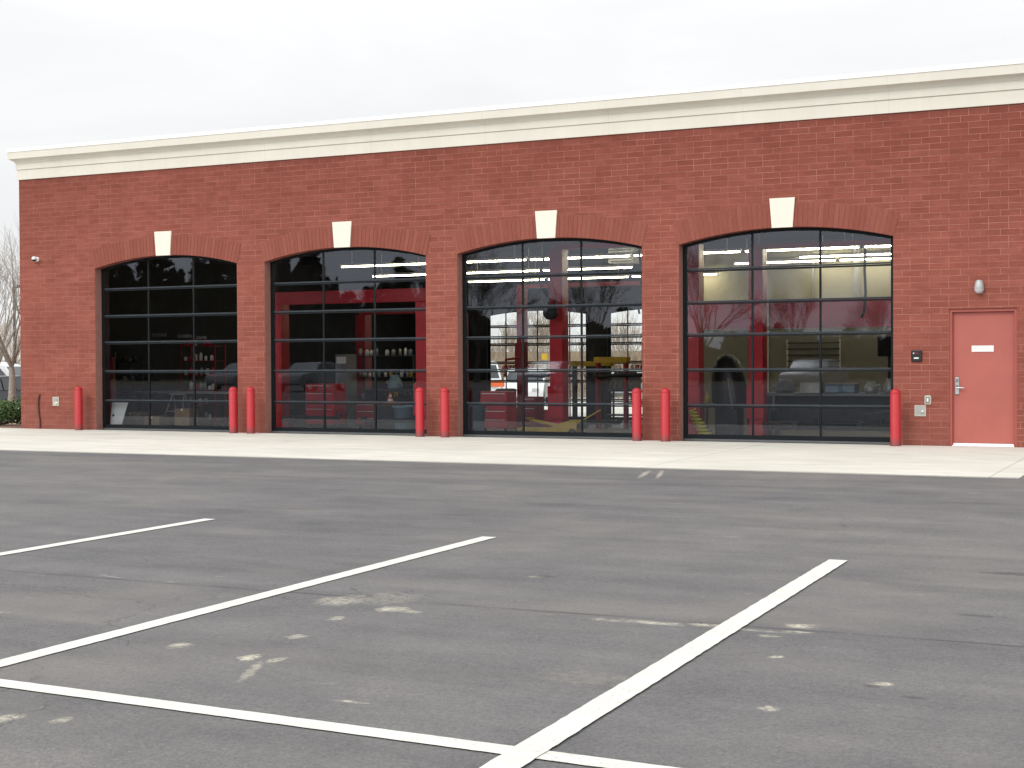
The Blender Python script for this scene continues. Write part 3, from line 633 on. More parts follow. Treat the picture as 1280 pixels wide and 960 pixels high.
# yellow beam on stands (rear)
r=thing('support_bench',-9.95,9.2,'yellow topped support bench at eye level behind the third glass door','bench'); g=MB(); g.box(-.55,.55,-.12,.12,1.50,1.62,.01); g.build('top',M['yellow'],r); g=MB()
for x in (-.45,.45): g.box(x-.03,x+.03,-.1,.1,0,1.499)
g.box(-.42,.42,-.02,.02,.5,.56); g.build('leg',M['dark'],r)
r=thing('support_bench',-8.9,7.9,'second yellow topped bench, nearer the right pier of the third glass door','bench'); g=MB(); g.box(-.42,.42,-.12,.12,1.55,1.69,.01); g.build('top',M['yellow'],r); g=MB()
for x in (-.35,.35): g.box(x-.03,x+.03,-.1,.1,0,1.549)
g.build('leg',M['darkred'],r)
# hanging hoses
def hose(pts,lab,rad=.022,name='hanging_hose'): g=MB(); g.tube(pts,rad,8); tag(g.build(name,M['rubber']),lab,'hose','black hoses hanging from the shop ceiling')
hose([(-8.3,2.2,4.41),(-8.12,2.2,3.9),(-8.08,2.2,3.5),(-8.16,2.2,3.25),(-8.2,2.2,3.0),(-8.12,2.2,2.75),(-8.1,2.2,2.5)],'black hose hanging in the middle of the third glass door')
hose([(-6.02,2.0,4.41),(-6.0,2.0,3.8),(-6.02,2.0,3.4),(-5.96,2.0,3.1),(-6.0,2.0,2.8),(-6.06,2.0,2.5),(-6.02,2.0,2.3)],'black hose hanging at the right side of the third glass door')
hose([(-3.2,9.0,4.41),(-3.22,9.0,3.4),(-3.2,9.0,2.9),(-3.24,9.0,2.5),(-3.3,9.0,2.35)],'thin black hose in front of the red wall stripe',.03)
r=empty('air_reel',(-8.05,2.4,2.42),'black twin hose reel bracket hanging near the top of the third glass door','hose reel'); g=MB(); g.tube([(-.12,0,0),(0,0,.5),(.12,0,0)],.022,6); g.build('bracket',M['rubber'],r); g=MB(); g.lathe([(.001,-.06),(.14,-.06),(.14,.06),(.001,.06)],0,0,16,'y'); g.build('drum',M['rubber'],r,loc=(0,0,-.05))
r=empty('unit_heater',(-8.0,6.4,3.75),'white louvred unit heater under the ceiling behind the third glass door','heater'); g=MB(); g.box(-.3,.3,-.25,.25,-.17,.17,.02); g.build('casing',M['white'],r); g=MB()
for i in range(5): g.box(-.26,.26,-.268,-.252,-.14+i*.06,-.11+i*.06)
g.build('louvre',M['midgrey'],r); g=MB(); g.tube([(.301,0,.05),(1.3,0,.08)],.05,10); g.tube([(-.1,0,.171),(-.1,0,.65)],.02,6); g.build('flue',M['steel'],r)
# coiled yellow hose
g=MB(); pts=[]
for i in range(12*7+1):
    a=2*pi*i/12; t=i/(12*7); cx,cz=-4.66+.26*t**1.2,.52-.44*t; rr=.06+.05*t; pts.append((cx+rr*cos(a),1.0+rr*.9*sin(a),cz+.015*cos(a)))
pts+=[(-4.30,.9,.06),(-4.22,.95,.04),(-4.22,1.08,.04),(-4.34,1.12,.04)]
g.tube(pts,.020,6); tag(g.build('coiled_hose',M['coilyellow']),'bright yellow coiled air hose at the lower left of the fourth glass door','hose')
r=thing('spray_bottle',-4.75,2.2,'small yellow bottle left of the black covered machine','bottle',z=.6); g=MB(); g.lathe([(.001,0),(.04,0),(.04,.14),(.015,.19),(.015,.22),(.001,.22)],n=12); g.build('body',M['yellow'],r)
r=thing('parts_stand',-4.75,2.2,'slim grey stand under the small yellow bottle','stand'); g=MB(); g.box(-.15,.15,-.12,.12,.57,.60-at(2.2)-.002); g.build('shelf',M['dark'],r); g=MB(); g.tube([(0,0,0),(0,0,.57)],.02,8); g.build('leg',M['dark'],r)
# machine under a black cover
r=thing('covered_machine',-4.85,3.9,'tall machine under a rounded black cover behind the left panes of the fourth glass door','machine')
g=MB(); n0=len(g.v); g.lathe([(.34,.55),(.37,.7),(.35,1.0),(.30,1.3),(.24,1.48),(.13,1.60),(.001,1.64)],n=28)
qq=random.Random(4)
for i in range(len(g.v)):
    x,y,z=g.v[i]; a=math.atan2(y,x); k_=1+.06*sin(a*7+z*3)*(1.7-z); g.v[i]=(x*k_+.10*(1.2-z),y*k_,z)
g.build('cover',M['black'],r); g=MB(); g.box(-.22,.25,-.22,.22,0,.56,.02); g.build('base',M['dark'],r)
g=MB(); g.tube([(.18,-.36,.55),(.14,-.39,.9),(.10,-.36,1.15)],.022,8); g.build('lever',M['midgrey'],r)
# workbench of bay four with parts on it
r=thing('workbench',-2.75,4.6,'long dark workbench covered in parts behind the fourth glass door','workbench')
g=MB(); g.box(-1.45,1.45,-.35,.35,.80,.86,.01); g.build('top',M['midgrey'],r)
for x in (-1.38,1.38):
    for y in (-.3,.3): g=MB(); g.box(x-.04,x+.04,y-.04,y+.04,0,.799); g.build('leg',M['dark'],r)
g=MB(); g.box(-1.3,1.3,-.3,.3,.25,.28); g.box(-1.33,1.33,.30,.32,.1,.79); g.build('shelf',M['dark'],r)
bt=at(4.6)+.862
def blob(name,x,y,z,sx,sy,sz,mat,lab,cat,seed,grp=None):
    """lumpy machined part: lathe housing with lugs"""
    q=random.Random(seed); r=empty(name,(x,y,z),lab,cat,grp); g=MB()
    g.lathe([(.001,0),(sx*.42,.0),(sx*.5,sz*.2),(sx*.45,sz*.55),(sx*.3,sz*.8),(sx*.28,sz),(.001,sz)],n=14)
    for i in range(4):
        a=q.uniform(0,2*pi); g.tube([(0,0,sz*.4),(cos(a)*sx*.6,sin(a)*sy*.5,sz*q.uniform(.2,.7))],sx*.11,7)
    g.build('housing',mat,r); return r
gp='machine parts on the workbench'
blob('gear_housing',-3.85,4.45,bt,.42,.3,.26,M['midgrey'],'grey round gear housing at the left end of the workbench','machine part',1,gp)
r=empty('parts_tray',(-3.30,4.4,bt),'pale open parts tray second from the left on the workbench','tray'); g=MB(); g.box(-.2,.2,-.15,.15,0,.02); g.box(-.2,.2,-.15,-.13,.021,.2); g.box(-.2,.2,.13,.15,.021,.2); g.box(-.2,-.18,-.129,.129,.021,.2); g.box(.18,.2,-.129,.129,.021,.2); g.build('body',M['galv'],r)
r=empty('storage_case',(-2.72,4.45,bt),'blue grey plastic storage case in the middle of the workbench','case'); g=MB(); g.box(-.3,.3,-.2,.2,0,.15,.02); g.build('base',M['bluegrey'],r); g=MB(); g.box(-.31,.31,-.21,.21,.151,.19,.012); g.build('lid',M['midgrey'],r)
blob('gear_housing',-2.15,4.45,bt,.30,.3,.22,M['galv'],'small shiny gear housing right of the storage case','machine part',2,gp)
blob('gear_housing',-1.80,4.5,bt,.24,.3,.28,M['galv'],'tall shiny gear housing at the right end of the workbench','machine part',3,gp)
blob('gear_housing',-1.48,4.5,bt,.30,.3,.2,M['midgrey'],'dull grey gear housing at the very right end of the workbench','machine part',4,gp)
# dark tyres under the bench
ty=empty('tyre',(-4.5,5.1,at(5.1)),'black tyre standing at the left end of the workbench','tyre'); g=MB(); g.lathe([(.19,-.09),(.29,-.1),(.31,-.06),(.315,0),(.31,.06),(.29,.1),(.19,.09)],0,.315,28,'y'); g.build('tread',M['rubber'],ty); g=MB(); g.lathe([(.001,-.03),(.07,-.05),(.15,-.03),(.19,-.08)],0,.315,20,'y'); g.build('rim',M['midgrey'],ty)
# white pipes, slat panel, monitor on the beige wall
pg='white pipes on the beige inner wall'
for x,z0,z1,ra,lab in ((-6.55,.0,4.4,.055,'vertical white pipe in the middle of the beige inner wall'),(-4.23,2.96,4.4,.10,'thick vertical white pipe on the right of the beige inner wall'),(-5.35,2.96,4.0,.035,'thin vertical white pipe above the red wall stripe')):
    g=MB(); g.tube([(x,12.88,z0-.3 if z0==0 else z0),(x,12.88,z1)],ra,10); tag(g.build('wall_pipe',M['white']),lab,'pipe',pg)
g=MB(); g.tube([(-6.6,12.7,3.98),(-3.2,12.7,4.05)],.05,10); tag(g.build('wall_pipe',M['white']),'horizontal white pipe along the top of the beige inner wall','pipe',pg)
r=empty('slat_panel',(-5.35,12.97,1.5),'dark slatted rack panel on the beige inner wall below the red stripe','slat panel'); g=MB()
for i in range(5): g.box(-.68,.68,-.05,-.004,-.28+i*.155,-.255+i*.155)
g.build('slat',M['dark'],r); g=MB(); g.box(-.70,-.66,-.03,-.003,-.35,.45); g.box(.66,.70,-.03,-.003,-.35,.45); g.build('upright',M['beige'],r)
r=empty('monitor',(-2.55,8.5,1.7),'black monitor screen at the right edge of the fourth glass door','monitor',rz=.5); g=MB(); g.box(-.30,.30,-.03,.0,-.22,.22,.01); g.build('screen',M['black'],r); g=MB(); g.tube([(0,.01,0),(.0,.1,-.1),(0,.1,-1.85)],.03,8); g.box(-.2,.2,-.05,.25,-1.9,-1.88); g.build('stand',M['dark'],r)

# bay one
r=thing('sign_board',-17.42,.40,'white sheet of board leaning inside the lower left corner of the first glass door','board'); g=MB(); g.face([(-.06,-.02,.085),(.25,-.02,.085),(.38,.06,.60),(-.06,.06,.60)]); g.face([(-.06,.07,.60),(.38,.07,.60),(.25,-.01,.085),(-.06,-.01,.085)]); g.build('sheet',M['paper'],r)
g=MB(); g.lathe([(.001,.0),(.025,.001),(.03,.02)],.01,.30,10,'y'); g.build('knot',M['dark'],r)
r=thing('step_ladder',-16.85,1.9,'open pale step ladder behind the middle of the first glass door','ladder'); g=MB()
for s in (-1,1):
    g.tube([(s*.28,-.3,0),(s*.16,0,.75)],.014,6)
for i in range(3): zz=.18+i*.2; g.box(-.24+.03*i,.24-.03*i,-.26+.08*i,-.17+.08*i,zz,zz+.02)
g.box(-.19,.19,-.07,.05,.75,.775); g.build('front_frame',M['midgrey'],r); g=MB()
for s in (-1,1): g.tube([(s*.24,.35,0),(s*.16,.03,.74)],.012,6)
g.tube([(-.22,.2,.3),(.22,.2,.3)],.009,5); g.build('rear_frame',M['midgrey'],r)
def shelf_unit(x,y,w,h,levels,lab,mat,items,seed,d=.4):
    q=random.Random(seed); r=thing('shelf_unit',x,y,lab,'shelf'); g=MB()
    for sx in (-1,1):
        for sy in (-1,1): g.box(sx*w/2-.015,sx*w/2+.015,sy*d/2-.015,sy*d/2+.015,0,h)
    g.build('upright',mat,r)
    for i in range(levels):
        zz=.15+(h-.2)*i/(levels-1); g=MB(); g.box(-w/2+.016,w/2-.016,-d/2,d/2,zz,zz+.02); g.build('shelf',mat,r)
        xx=-w/2+.08
        while xx<w/2-.08:
            if q.random()<.85:
                m=items[q.randrange(len(items))]; hh=q.uniform(.10,.20); rr=q.uniform(.03,.055); o=empty('can',(x+xx,y-d/2+.08,at(y)+zz+.021),'small can standing on a shelf inside the shop','can','cans and bottles on the shop shelves'); c=MB(); c.lathe([(.001,0),(rr,0),(rr,hh*.8),(rr*.5,hh*.92),(rr*.45,hh),(.001,hh)],n=10); c.build('body',M[m],o)
            xx+=q.uniform(.11,.19)
shelf_unit(-18.0,4.3,1.0,1.95,6,'dark shelf unit with rows of small red and white cans behind the first glass door',M['darkred'],['white','liftred','white','galv'],3)
shelf_unit(-19.1,3.2,.7,1.55,4,'dark shelf unit behind the left panes of the first glass door',M['dark'],['dark','galv','dark','bluegrey'],5)
shelf_unit(-14.15,6.5,1.6,1.75,4,'dark shelf unit behind the left panes of the second glass door',M['dark'],['dark','yellow','galv','dark','white','bluegrey'],8)
r=thing('workbench',-17.6,2.9,'grey topped workbench running across the first glass door','workbench'); g=MB(); g.box(-1.6,1.9,-.3,.3,.78,.83,.01); g.build('top',M['midgrey'],r)
for x in (-1.5,0,1.8):
    g=MB(); g.box(x-.04,x+.04,-.26,.26,0,.779); g.build('leg',M['dark'],r)
for i,(x,w,h,d) in enumerate(((-17.35,.5,.36,.4),(-16.85,.42,.28,.4),(-16.15,.4,.45,.3))):
    r=thing('cardboard_box',x-.1,1.2+i*.1,['largest brown cardboard box right of the leaning white sheet','low brown cardboard box between the larger box and the ladder','tall brown cardboard box near the green drum'][i],'box','cardboard boxes on the floor by the first glass door'); g=MB(); g.box(-w/2,w/2,-d/2,d/2,0,h,.006); g.build('carton',M['card'],r); g=MB(); g.box(-.025,.025,-d/2-.002,d/2+.002,h-.04,h+.002); g.build('tape',M['beige'],r)
for i,(x,z,w,h,lab) in enumerate(((-19.1,2.10,.42,.075,'white wall strip sign, leftmost of the row in the first glass door'),(-18.85,1.93,.40,.06,'white wall strip sign just below the leftmost one'),(-18.35,2.06,.40,.07,'white wall strip sign in the middle of the row'),(-17.85,2.02,.28,.07,'white wall strip sign, rightmost of the row'),(-19.75,1.60,.40,.16,'pale rectangular sign lowest and farthest left in the first glass door'))):
    r=empty('hanging_sign',(x,4.05 if i<4 else 3.0,z),lab,'sign','pale signs hanging in the first bay'); g=MB(); g.box(-w/2,w/2,-.008,.008,-h/2,h/2); g.build('panel',M['galv'],r); g=MB()
    for s in (-1,1): g.tube([(s*w*.4,0,h/2),(s*w*.4,0,4.41-z)],.003,4)
    g.build('wire',M['dark'],r)
g=MB(); g.tube([(-17.72,.75,1.55),(-17.74,.75,1.1),(-17.7,.75,.7),(-17.72,.75,.02)],[.06,.07,.065,.06],8); tag(g.build('red_post',M['darkred']),'dark red post at the left edge of the first glass door','post')
# bay two small things
def cone(x,y,z,lab,s=1.0):
    r=empty('traffic_cone',(x,y,z),lab,'cone'); g=MB(); prf=[(.10,.02),(.085,.08),(.07,.14),(.055,.20),(.04,.26),(.025,.32)]
    for i in range(5): g.cm=i%2; g.lathe([prf[i],prf[i+1]],n=14)
    g.build('cone',[M['orange'],M['white']],r); g=MB(); g.box(-.13,.13,-.13,.13,0,.02,.004); g.build('base',M['orange'],r); r.scale=(s,s,s); return r
r=thing('storage_crate',-12.25,3.3,'low dark crate under the small striped cone','crate'); g=MB(); g.box(-.3,.3,-.2,.2,0,.55,.01); g.build('body',M['dark'],r); g=MB(); g.box(-.31,.31,-.21,.21,.551,.58); g.build('lid',M['card'],r)
cone(-12.22,3.25,at(3.3)+.582,'small orange and white cone standing on the low dark crate',.75)
r=thing('cabinet',-14.55,5.2,'tall grey cabinet with a white panel behind the second glass door','cabinet'); g=MB(); g.box(-.17,.17,-.2,.2,0,1.72,.01); g.build('body',M['midgrey'],r); g=MB(); g.box(-.13,.13,-.208,-.2015,1.5,1.66); g.build('panel',M['white'],r)
r=thing('workbench',-12.9,5.6,'dark workbench against the shadow behind the second glass door','workbench'); g=MB(); g.box(-1.3,1.3,-.3,.3,.85,.90,.01); g.build('top',M['dark'],r)
for x in (-1.2,1.2): g=MB(); g.box(x-.04,x+.04,-.26,.26,0,.849); g.build('leg',M['dark'],r)
b2=at(5.6)+.902
blob('gear_housing',-13.4,5.5,b2,.36,.3,.34,M['bluegrey'],'blue grey motor housing on the dark workbench behind the second glass door','machine part',11,gp)
blob('gear_housing',-12.7,5.5,b2,.30,.3,.24,M['galv'],'pale motor housing on the dark workbench behind the second glass door','machine part',12,gp)
blob('gear_housing',-12.1,5.5,b2,.34,.3,.26,M['dark'],'black motor housing on the dark workbench behind the second glass door','machine part',13,gp)

# ------------------------------------------------------------------ vehicles
def car(name,L,Wd,H,mat,lab,cat,loc,rz,kind='sedan',grp=None):
    r=empty(name,loc,lab,cat,grp,rz)
    hw=Wd/2
    if kind=='van': pr=[(-.5,.30),(-.5,.62),(-.495,.97),(-.47,1.0),(.20,1.0),(.30,.93),(.40,.58),(.485,.50),(.50,.36),(.50,.25)]
    elif kind=='suv': pr=[(-.5,.30),(-.5,.55),(-.47,.66),(-.43,.97),(-.38,1.0),(.08,1.0),(.13,.96),(.24,.64),(.45,.57),(.49,.48),(.50,.36),(.50,.25)]
    else: pr=[(-.5,.35),(-.49,.60),(-.46,.68),(-.34,.72),(-.22,.97),(-.15,1.0),(.05,1.0),(.10,.96),(.22,.68),(.44,.60),(.49,.50),(.50,.36),(.50,.28)]
    g=MB(); g.sm=False; zb=.20*H
    def wid(z): 
        t=max(0,(z-.62)/.38); return hw*(1-.17*t)*(1 if z>.4 else .97)
    top=[[(x*L,-wid(z),z*H) for x,z in pr],[(x*L*.995,-wid(z)*.86,z*H+.02*(z>.5)) for x,z in pr],[(x*L*.995,wid(z)*.86,z*H+.02*(z>.5)) for x,z in pr],[(x*L,wid(z),z*H) for x,z in pr]]
    g.sm=True; g.grid(top); g.sm=False
    for s in (-1,1):
        lo=[(x*L,s*wid(z),z*H) for x,z in pr]; base=[(x*L,s*hw*.96,zb) for x,z in pr]
        # side split at the belt line so panels follow the profile
        for i in range(len(pr)-1):
            a,b,c,d=lo[i],lo[i+1],(lo[i+1][0],s*hw*.96,zb),(lo[i][0],s*hw*.96,zb)
            g.face([a,b,c,d] if s>0 else [d,c,b,a])
    g.build('body',mat,r)
    # side glass
    for s in (-1,1):
        if kind=='sedan': polys=[[(-.33,.71),(-.21,.93),(-.07,.95),(-.07,.70)],[(-.055,.70),(-.055,.95),(.06,.95),(.19,.69)]]
        elif kind=='suv': polys=[[(-.44,.66),(-.41,.92),(-.20,.94),(-.20,.64)],[(-.185,.64),(-.185,.94),(-.03,.94),(-.03,.64)],[(-.015,.64),(-.015,.94),(.10,.93),(.21,.63)]]
        else: polys=[[(.12,.60),(.12,.90),(.27,.88),(.36,.60)]]
        for p in polys:
            g=MB(); g.face([(x*L,s*(wid(z)+.006),z*H) for x,z in (p if s>0 else reversed(p))]); g.build('window',M['carglass'],r)
    def slab(a,b,nm,mt,ins=.9):
        g=MB(); dx=(b[1]-a[1])*H; dz=-(b[0]-a[0])*L; ln=math.hypot(dx,dz); ox,oz=(dx/ln*.012,dz/ln*.012); 
        if ox*(1 if a[0]>0 else -1)<0: ox,oz=-ox,-oz
        if oz<0 and abs(oz)>abs(ox): ox,oz=-ox,-oz
        g.face([(a[0]*L+ox,-wid(a[1])*ins,a[1]*H+oz),(a[0]*L+ox,wid(a[1])*ins,a[1]*H+oz),(b[0]*L+ox,wid(b[1])*ins,b[1]*H+oz),(b[0]*L+ox,-wid(b[1])*ins,b[1]*H+oz)]); g.build(nm,mt,r)
    W={'sedan':((.21,.70),(.105,.945)),'suv':((.235,.66),(.135,.945)),'van':((.395,.61),(.305,.91))}[kind]; slab(W[0],W[1],'windscreen',M['carglass'])
    for s in (-1,1):
        g=MB(); g.box(L*.485,L*.505,s*hw*.62-.14,s*hw*.62+.14,H*.40,H*.48,.01); g.build('headlight',M['lens'],r)
        g=MB(); g.box(-L*.505,-L*.485,s*hw*.72-.10,s*hw*.72+.10,H*.48,H*.58,.01); g.build('tail_light',M['taillens'],r)
        for x in (-.31,.32):
            wr=.32; g=MB(); g.lathe([(.2,-.1),(wr-.02,-.1),(wr,-.07),(wr,.07),(wr-.02,.1),(.2,.1)],0,0,22,'y'); w=g.build('wheel',M['rubber'],r,loc=(x*L,s*(hw-.09),wr)); g=MB(); g.lathe([(.001,s*.07),(.08,s*.09),(.19,s*.07),(.2,s*.1)],0,0,18,'y'); g.build('rim',M['steel'],w)
    return r
def gz(y): return -.012-.0246*max(0,min(DEP,y))
car('parked_van',5.6,2.0,1.95,M['carwhite'],'white van parked behind the bare tree at the left edge','van',(-40.9,19.5,-.44),R(20),'van')
car('parked_car',4.6,1.85,1.42,M['carnavy'],'dark blue car partly hidden between the bare tree and the brick corner','car',(-37.4,17.2,-.44),R(100),'suv')
car('parked_car',4.7,1.85,1.55,M['carwhite'],'white car seen right of centre through the third glass door and the rear door','car',(-23.4,34.5,-.44),R(-70),'suv','cars parked behind the building')
car('parked_car',4.5,1.8,1.45,M['carsilver'],'silver car seen at the right edge of the rear door through the third glass door','car',(-19.3,37.5,-.44),R(85),'sedan','cars parked behind the building')
car('parked_van',5.2,1.95,1.9,M['carwhite'],'white van seen through the left pane of the rear door in the third glass door','van',(-26.6,36.0,-.44),R(-60),'van')
gc='cars parked behind the photographer and mirrored in the glass'
c0=car('parked_car',4.6,1.85,1.45,M['carsilver'],'silver car mirrored low in the right panes of the fourth glass door','car',(-6.4,-38,-.002),R(92),'sedan',gc)
for x_,y_,k_,lab in ((-11.6,-38.3,1,'second silver car mirrored in the middle panes of the fourth glass door'),(-24.0,-38,1,'silver car mirrored in the third glass door'),(-37.5,-38.4,1,'silver car mirrored in the second glass door, right one'),(-41.2,-38.,1,'silver car mirrored in the second glass door, left one')):
    o=copy_tree(c0); o.location=(x_,y_,-.002); tag(o,lab)
# barricade and yellow sign behind
r=empty('barricade',(-22.9,29.5,-.44),'orange topped barricade in the rear lot seen through the third glass door','barricade'); g=MB(); g.box(-.8,.8,-.04,.04,.85,1.1); g.build('board',M['orange'],r); g=MB()
for x in (-.7,.7): g.tube([(x,-.3,0),(x,0,.84)],.03,6); g.tube([(x,.3,0),(x,0,.84)],.03,6)
g.build('leg',M['galv'],r)
r=empty('yellow_sign',(-21.85,33.,-.44),'small square yellow sign on a post seen through the third glass door','sign'); g=MB(); g.box(-.13,.13,-.02,.02,1.95,2.22); g.build('panel',M['yellow'],r); g=MB(); g.box(-.02,.02,.021,.05,0,2.2); g.build('post',M['galv'],r)
# low far building seen through
r=empty('distant_shop',(-34,62,-.45),'low brown roofed shop with a red band far behind the rear doors','building'); g=MB(); g.box(-9,9,0,8,0,1.7); g.build('wall',M['brick'],r); g=MB(); g.face([(-9.6,-.6,1.7),(9.6,-.6,1.7),(8,4,2.6),(-8,4,2.6)]); g.face([(-8,4,2.6),(8,4,2.6),(9.6,8.6,1.7),(-9.6,8.6,1.7)]); g.face([(-9.6,-.6,1.7),(-8,4,2.6),(-9.6,8.6,1.7)]); g.face([(9.6,8.6,1.7),(8,4,2.6),(9.6,-.6,1.7)]); g.build('roof',M['card'],r); g=MB(); g.box(-8,8,-.12,-.01,1.25,1.65); g.build('red_band',M['stripe'],r)
for i in range(5): g=MB(); g.box(-7.4+i*3.1,-5.2+i*3.1,-.06,-.01,.3,1.15); g.build('window',M['carglass'],r)

# lamp post
r=empty('street_lamp',(-58.6,40,-.45),'dark parking lot lamp post rising behind the bare tree at the left edge','street lamp'); g=MB(); g.tube([(0,0,0),(0,0,6.45)],[.10,.07],10); g.build('pole',M['dark'],r); g=MB(); g.tube([(0,0,6.3),(.5,0,6.4)],.04,6); g.build('arm',M['dark'],r); g=MB(); g.box(.35,1.1,-.2,.2,6.33,6.5,.03); g.build('lamp_head',M['dark'],r)

# ------------------------------------------------------------------ vegetation
def bare_tree(mb,base,h,r0,seed,depth=5,spread=.5,fork=.35,n0=5,mult=True,minr=.004):
    q=random.Random(seed)
    def grow(p,d,ln,rad,lev):
        k=4; pts=[p]; rs=[rad]; dd=d.copy(); c=p.copy()
        for i in range(k):
            dd=(dd+Vector((q.uniform(-1,1),q.uniform(-1,1),q.uniform(-.5,1)))*.13).normalized(); c=c+dd*ln/k; pts.append(c.copy()); rs.append(rad*(1-.45*(i+1)/k))
        mb.tube(pts,rs,[8,6,5,4,3,3,3][lev],False)
        if lev>=depth: return
        m=q.choice((2,3,3)) if lev else n0
        for i in range(m):
            a=q.uniform(0,2*pi) if lev else 2*pi*i/m+q.uniform(-.3,.3); t=q.uniform(.45,1.0) if lev else 1.0
            j=min(k,int(t*k+.5)); pp=pts[j]; s=spread*q.uniform(.6,1.25)
            ax=dd.orthogonal().normalized(); ax.rotate(Matrix.Rotation(a,3,dd)); nd=(dd*cos(s)+ax*sin(s)+Vector((0,0,.12))).normalized()
            grow(pp,nd,ln*q.uniform(.62,.85) if lev else (h-ln)*q.uniform(.36,.46),max(minr,rs[j]*q.uniform(.5,.72)),lev+1)
        if lev: grow(pts[-1],dd,ln*.7,max(minr,rs[-1]*.8),lev+1)
    grow(Vector(base),Vector((0,0,1)),h*fork,r0,0)
def tree_obj(loc,h,r0,seed,lab,depth=5,spread=.5,fork=.3,grp=None,n0=5,bark='bark',name='bare_tree',minr=.004):
    r=empty(name,loc,lab,'tree',grp); q=MB(); bare_tree(q,(0,0,0),h,r0,seed,depth,spread,fork,n0,minr=minr)
    # split trunk (first tube) from crown
    n=4*8
    t=MB(); t.v=q.v[:5*8]; t.f=q.f[:n]; t.m=q.m[:n]; t.c=q.c[:n]; t.smooth=q.smooth[:n]; t.build('trunk',M[bark],r)
    c=MB(); c.v=[v for v in q.v[5*8:]]; c.f=[tuple(i-40 for i in f) for f in q.f[n:]]; c.m=q.m[n:]; c.c=q.c[n:]; c.smooth=q.smooth[n:]; c.build('crown',M[bark],r)
    return r
tree_obj((-24.85,5.0,gz(5)),4.9,.13,23,'young bare tree with grey trunk at the left edge beside the brick corner',5,.55,.30,n0=6,minr=.003)
tree_obj((-29.3,8.8,gz(8.8)),5.8,.12,5,'second bare tree with thin branches behind the one at the left edge',4,.45,.25,minr=.003)
def shrub(loc,w,h,seed,lab,n=2600,mat='leaf',name='shrub',leaf=.035):
    q=random.Random(seed); r=empty(name,loc,lab,'shrub'); g=MB()
    lumps=[(Vector((q.uniform(-.5,.5)*w,q.uniform(-.5,.5)*w,q.uniform(.25,.8)*h)),q.uniform(.2,.38)*w) for _ in range(14)]
    for i in range(n):
        c,rad=lumps[q.randrange(len(lumps))]; d=Vector((q.gauss(0,1),q.gauss(0,1),q.gauss(0,1))).normalized(); p=c+d*rad*q.uniform(.6,1.05)
        if p.z<.02: continue
        s=leaf*q.uniform(.6,1.4); a=Vector((q.gauss(0,1),q.gauss(0,1),q.gauss(0,1))).normalized(); b=a.orthogonal().normalized(); g.cc=(q.random()*.6+.4*max(0,min(1,p.z/h)),)*3
        g.face([p-a*s,p+b*s*.5,p+a*s,p-b*s*.5])
    g.build('foliage',M[mat],r); g=MB()
    for i in range(7): c,_=lumps[i]; g.tube([(0,0,0),(c.x*.5,c.y*.5,c.z*.6),tuple(c)],[.02,.014,.006],5)
    g.build('stem',M['barkdark'],r)
shrub((-22.6,2.35,gz(2.35)),.80,.60,2,'dark green evergreen shrub in the mulch at the left edge')
shrub((-21.55,3.2,gz(3.2)),.5,.22,4,'low reddish brown dormant plant between the shrub and the brick corner',500,'mulch')
# far winter wood behind the building: one mass nobody could count
q=random.Random(3); g=MB()
def quicktree(g,x,y,z,h,seed,depth=4,r0=.09,minr=.012): bare_tree(g,(x,y,z),h,r0,seed,depth,.5,.22,5,minr=minr)
for i in range(46):
    x=-100+i*1.9+q.uniform(-1,1); quicktree(g,x,q.uniform(50,68),-.45,q.uniform(3.2,6.0) if x<-55 else q.uniform(2.8,5.6),100+i,4)
for i in range(14): quicktree(g,-41+i*1.9+q.uniform(-.7,.7),q.uniform(42,50),-.45,q.uniform(2.6,4.6),300+i,4,.05,.010)
tag(g.build('winter_wood',M['woodtwig']),'tangled mass of bare winter trees and brush behind the building','woodland',kind='stuff')
# thicket floor behind it
g=MB()
for i in range(26000):
    x=q.uniform(-100,-8); y=q.uniform(55,72); hh=(3.2 if x<-55 else 1.9)*(.6+.5*sin(x*.35)**2); z=-.45+hh*q.random()**1.3; s=q.uniform(.05,.22); a=Vector((q.gauss(0,.5),q.gauss(0,.5),1)).normalized()*s*2.2; b=Vector((q.gauss(0,1),q.gauss(0,1),0)).normalized()*s*.22; p=Vector((x,y,z)); g.face([p-a,p+b,p+a,p-b])
for i in range(9000):
    x=q.uniform(-44,-12); y=q.uniform(43,50); z=-.45+(1.5+.5*sin(x*.9))*q.random()**1.3; sz=q.uniform(.05,.2); a=Vector((q.gauss(0,.6),q.gauss(0,.5),1)).normalized()*sz*2.2; b=Vector((q.gauss(0,1),q.gauss(0,1),0)).normalized()*sz*.14; p=Vector((x,y,z)); g.face([p-a,p+b,p+a,p-b])
tag(g.build('brush',M['woodtwig']),'dry brown brush at the foot of the bare winter trees','brush',kind='stuff')
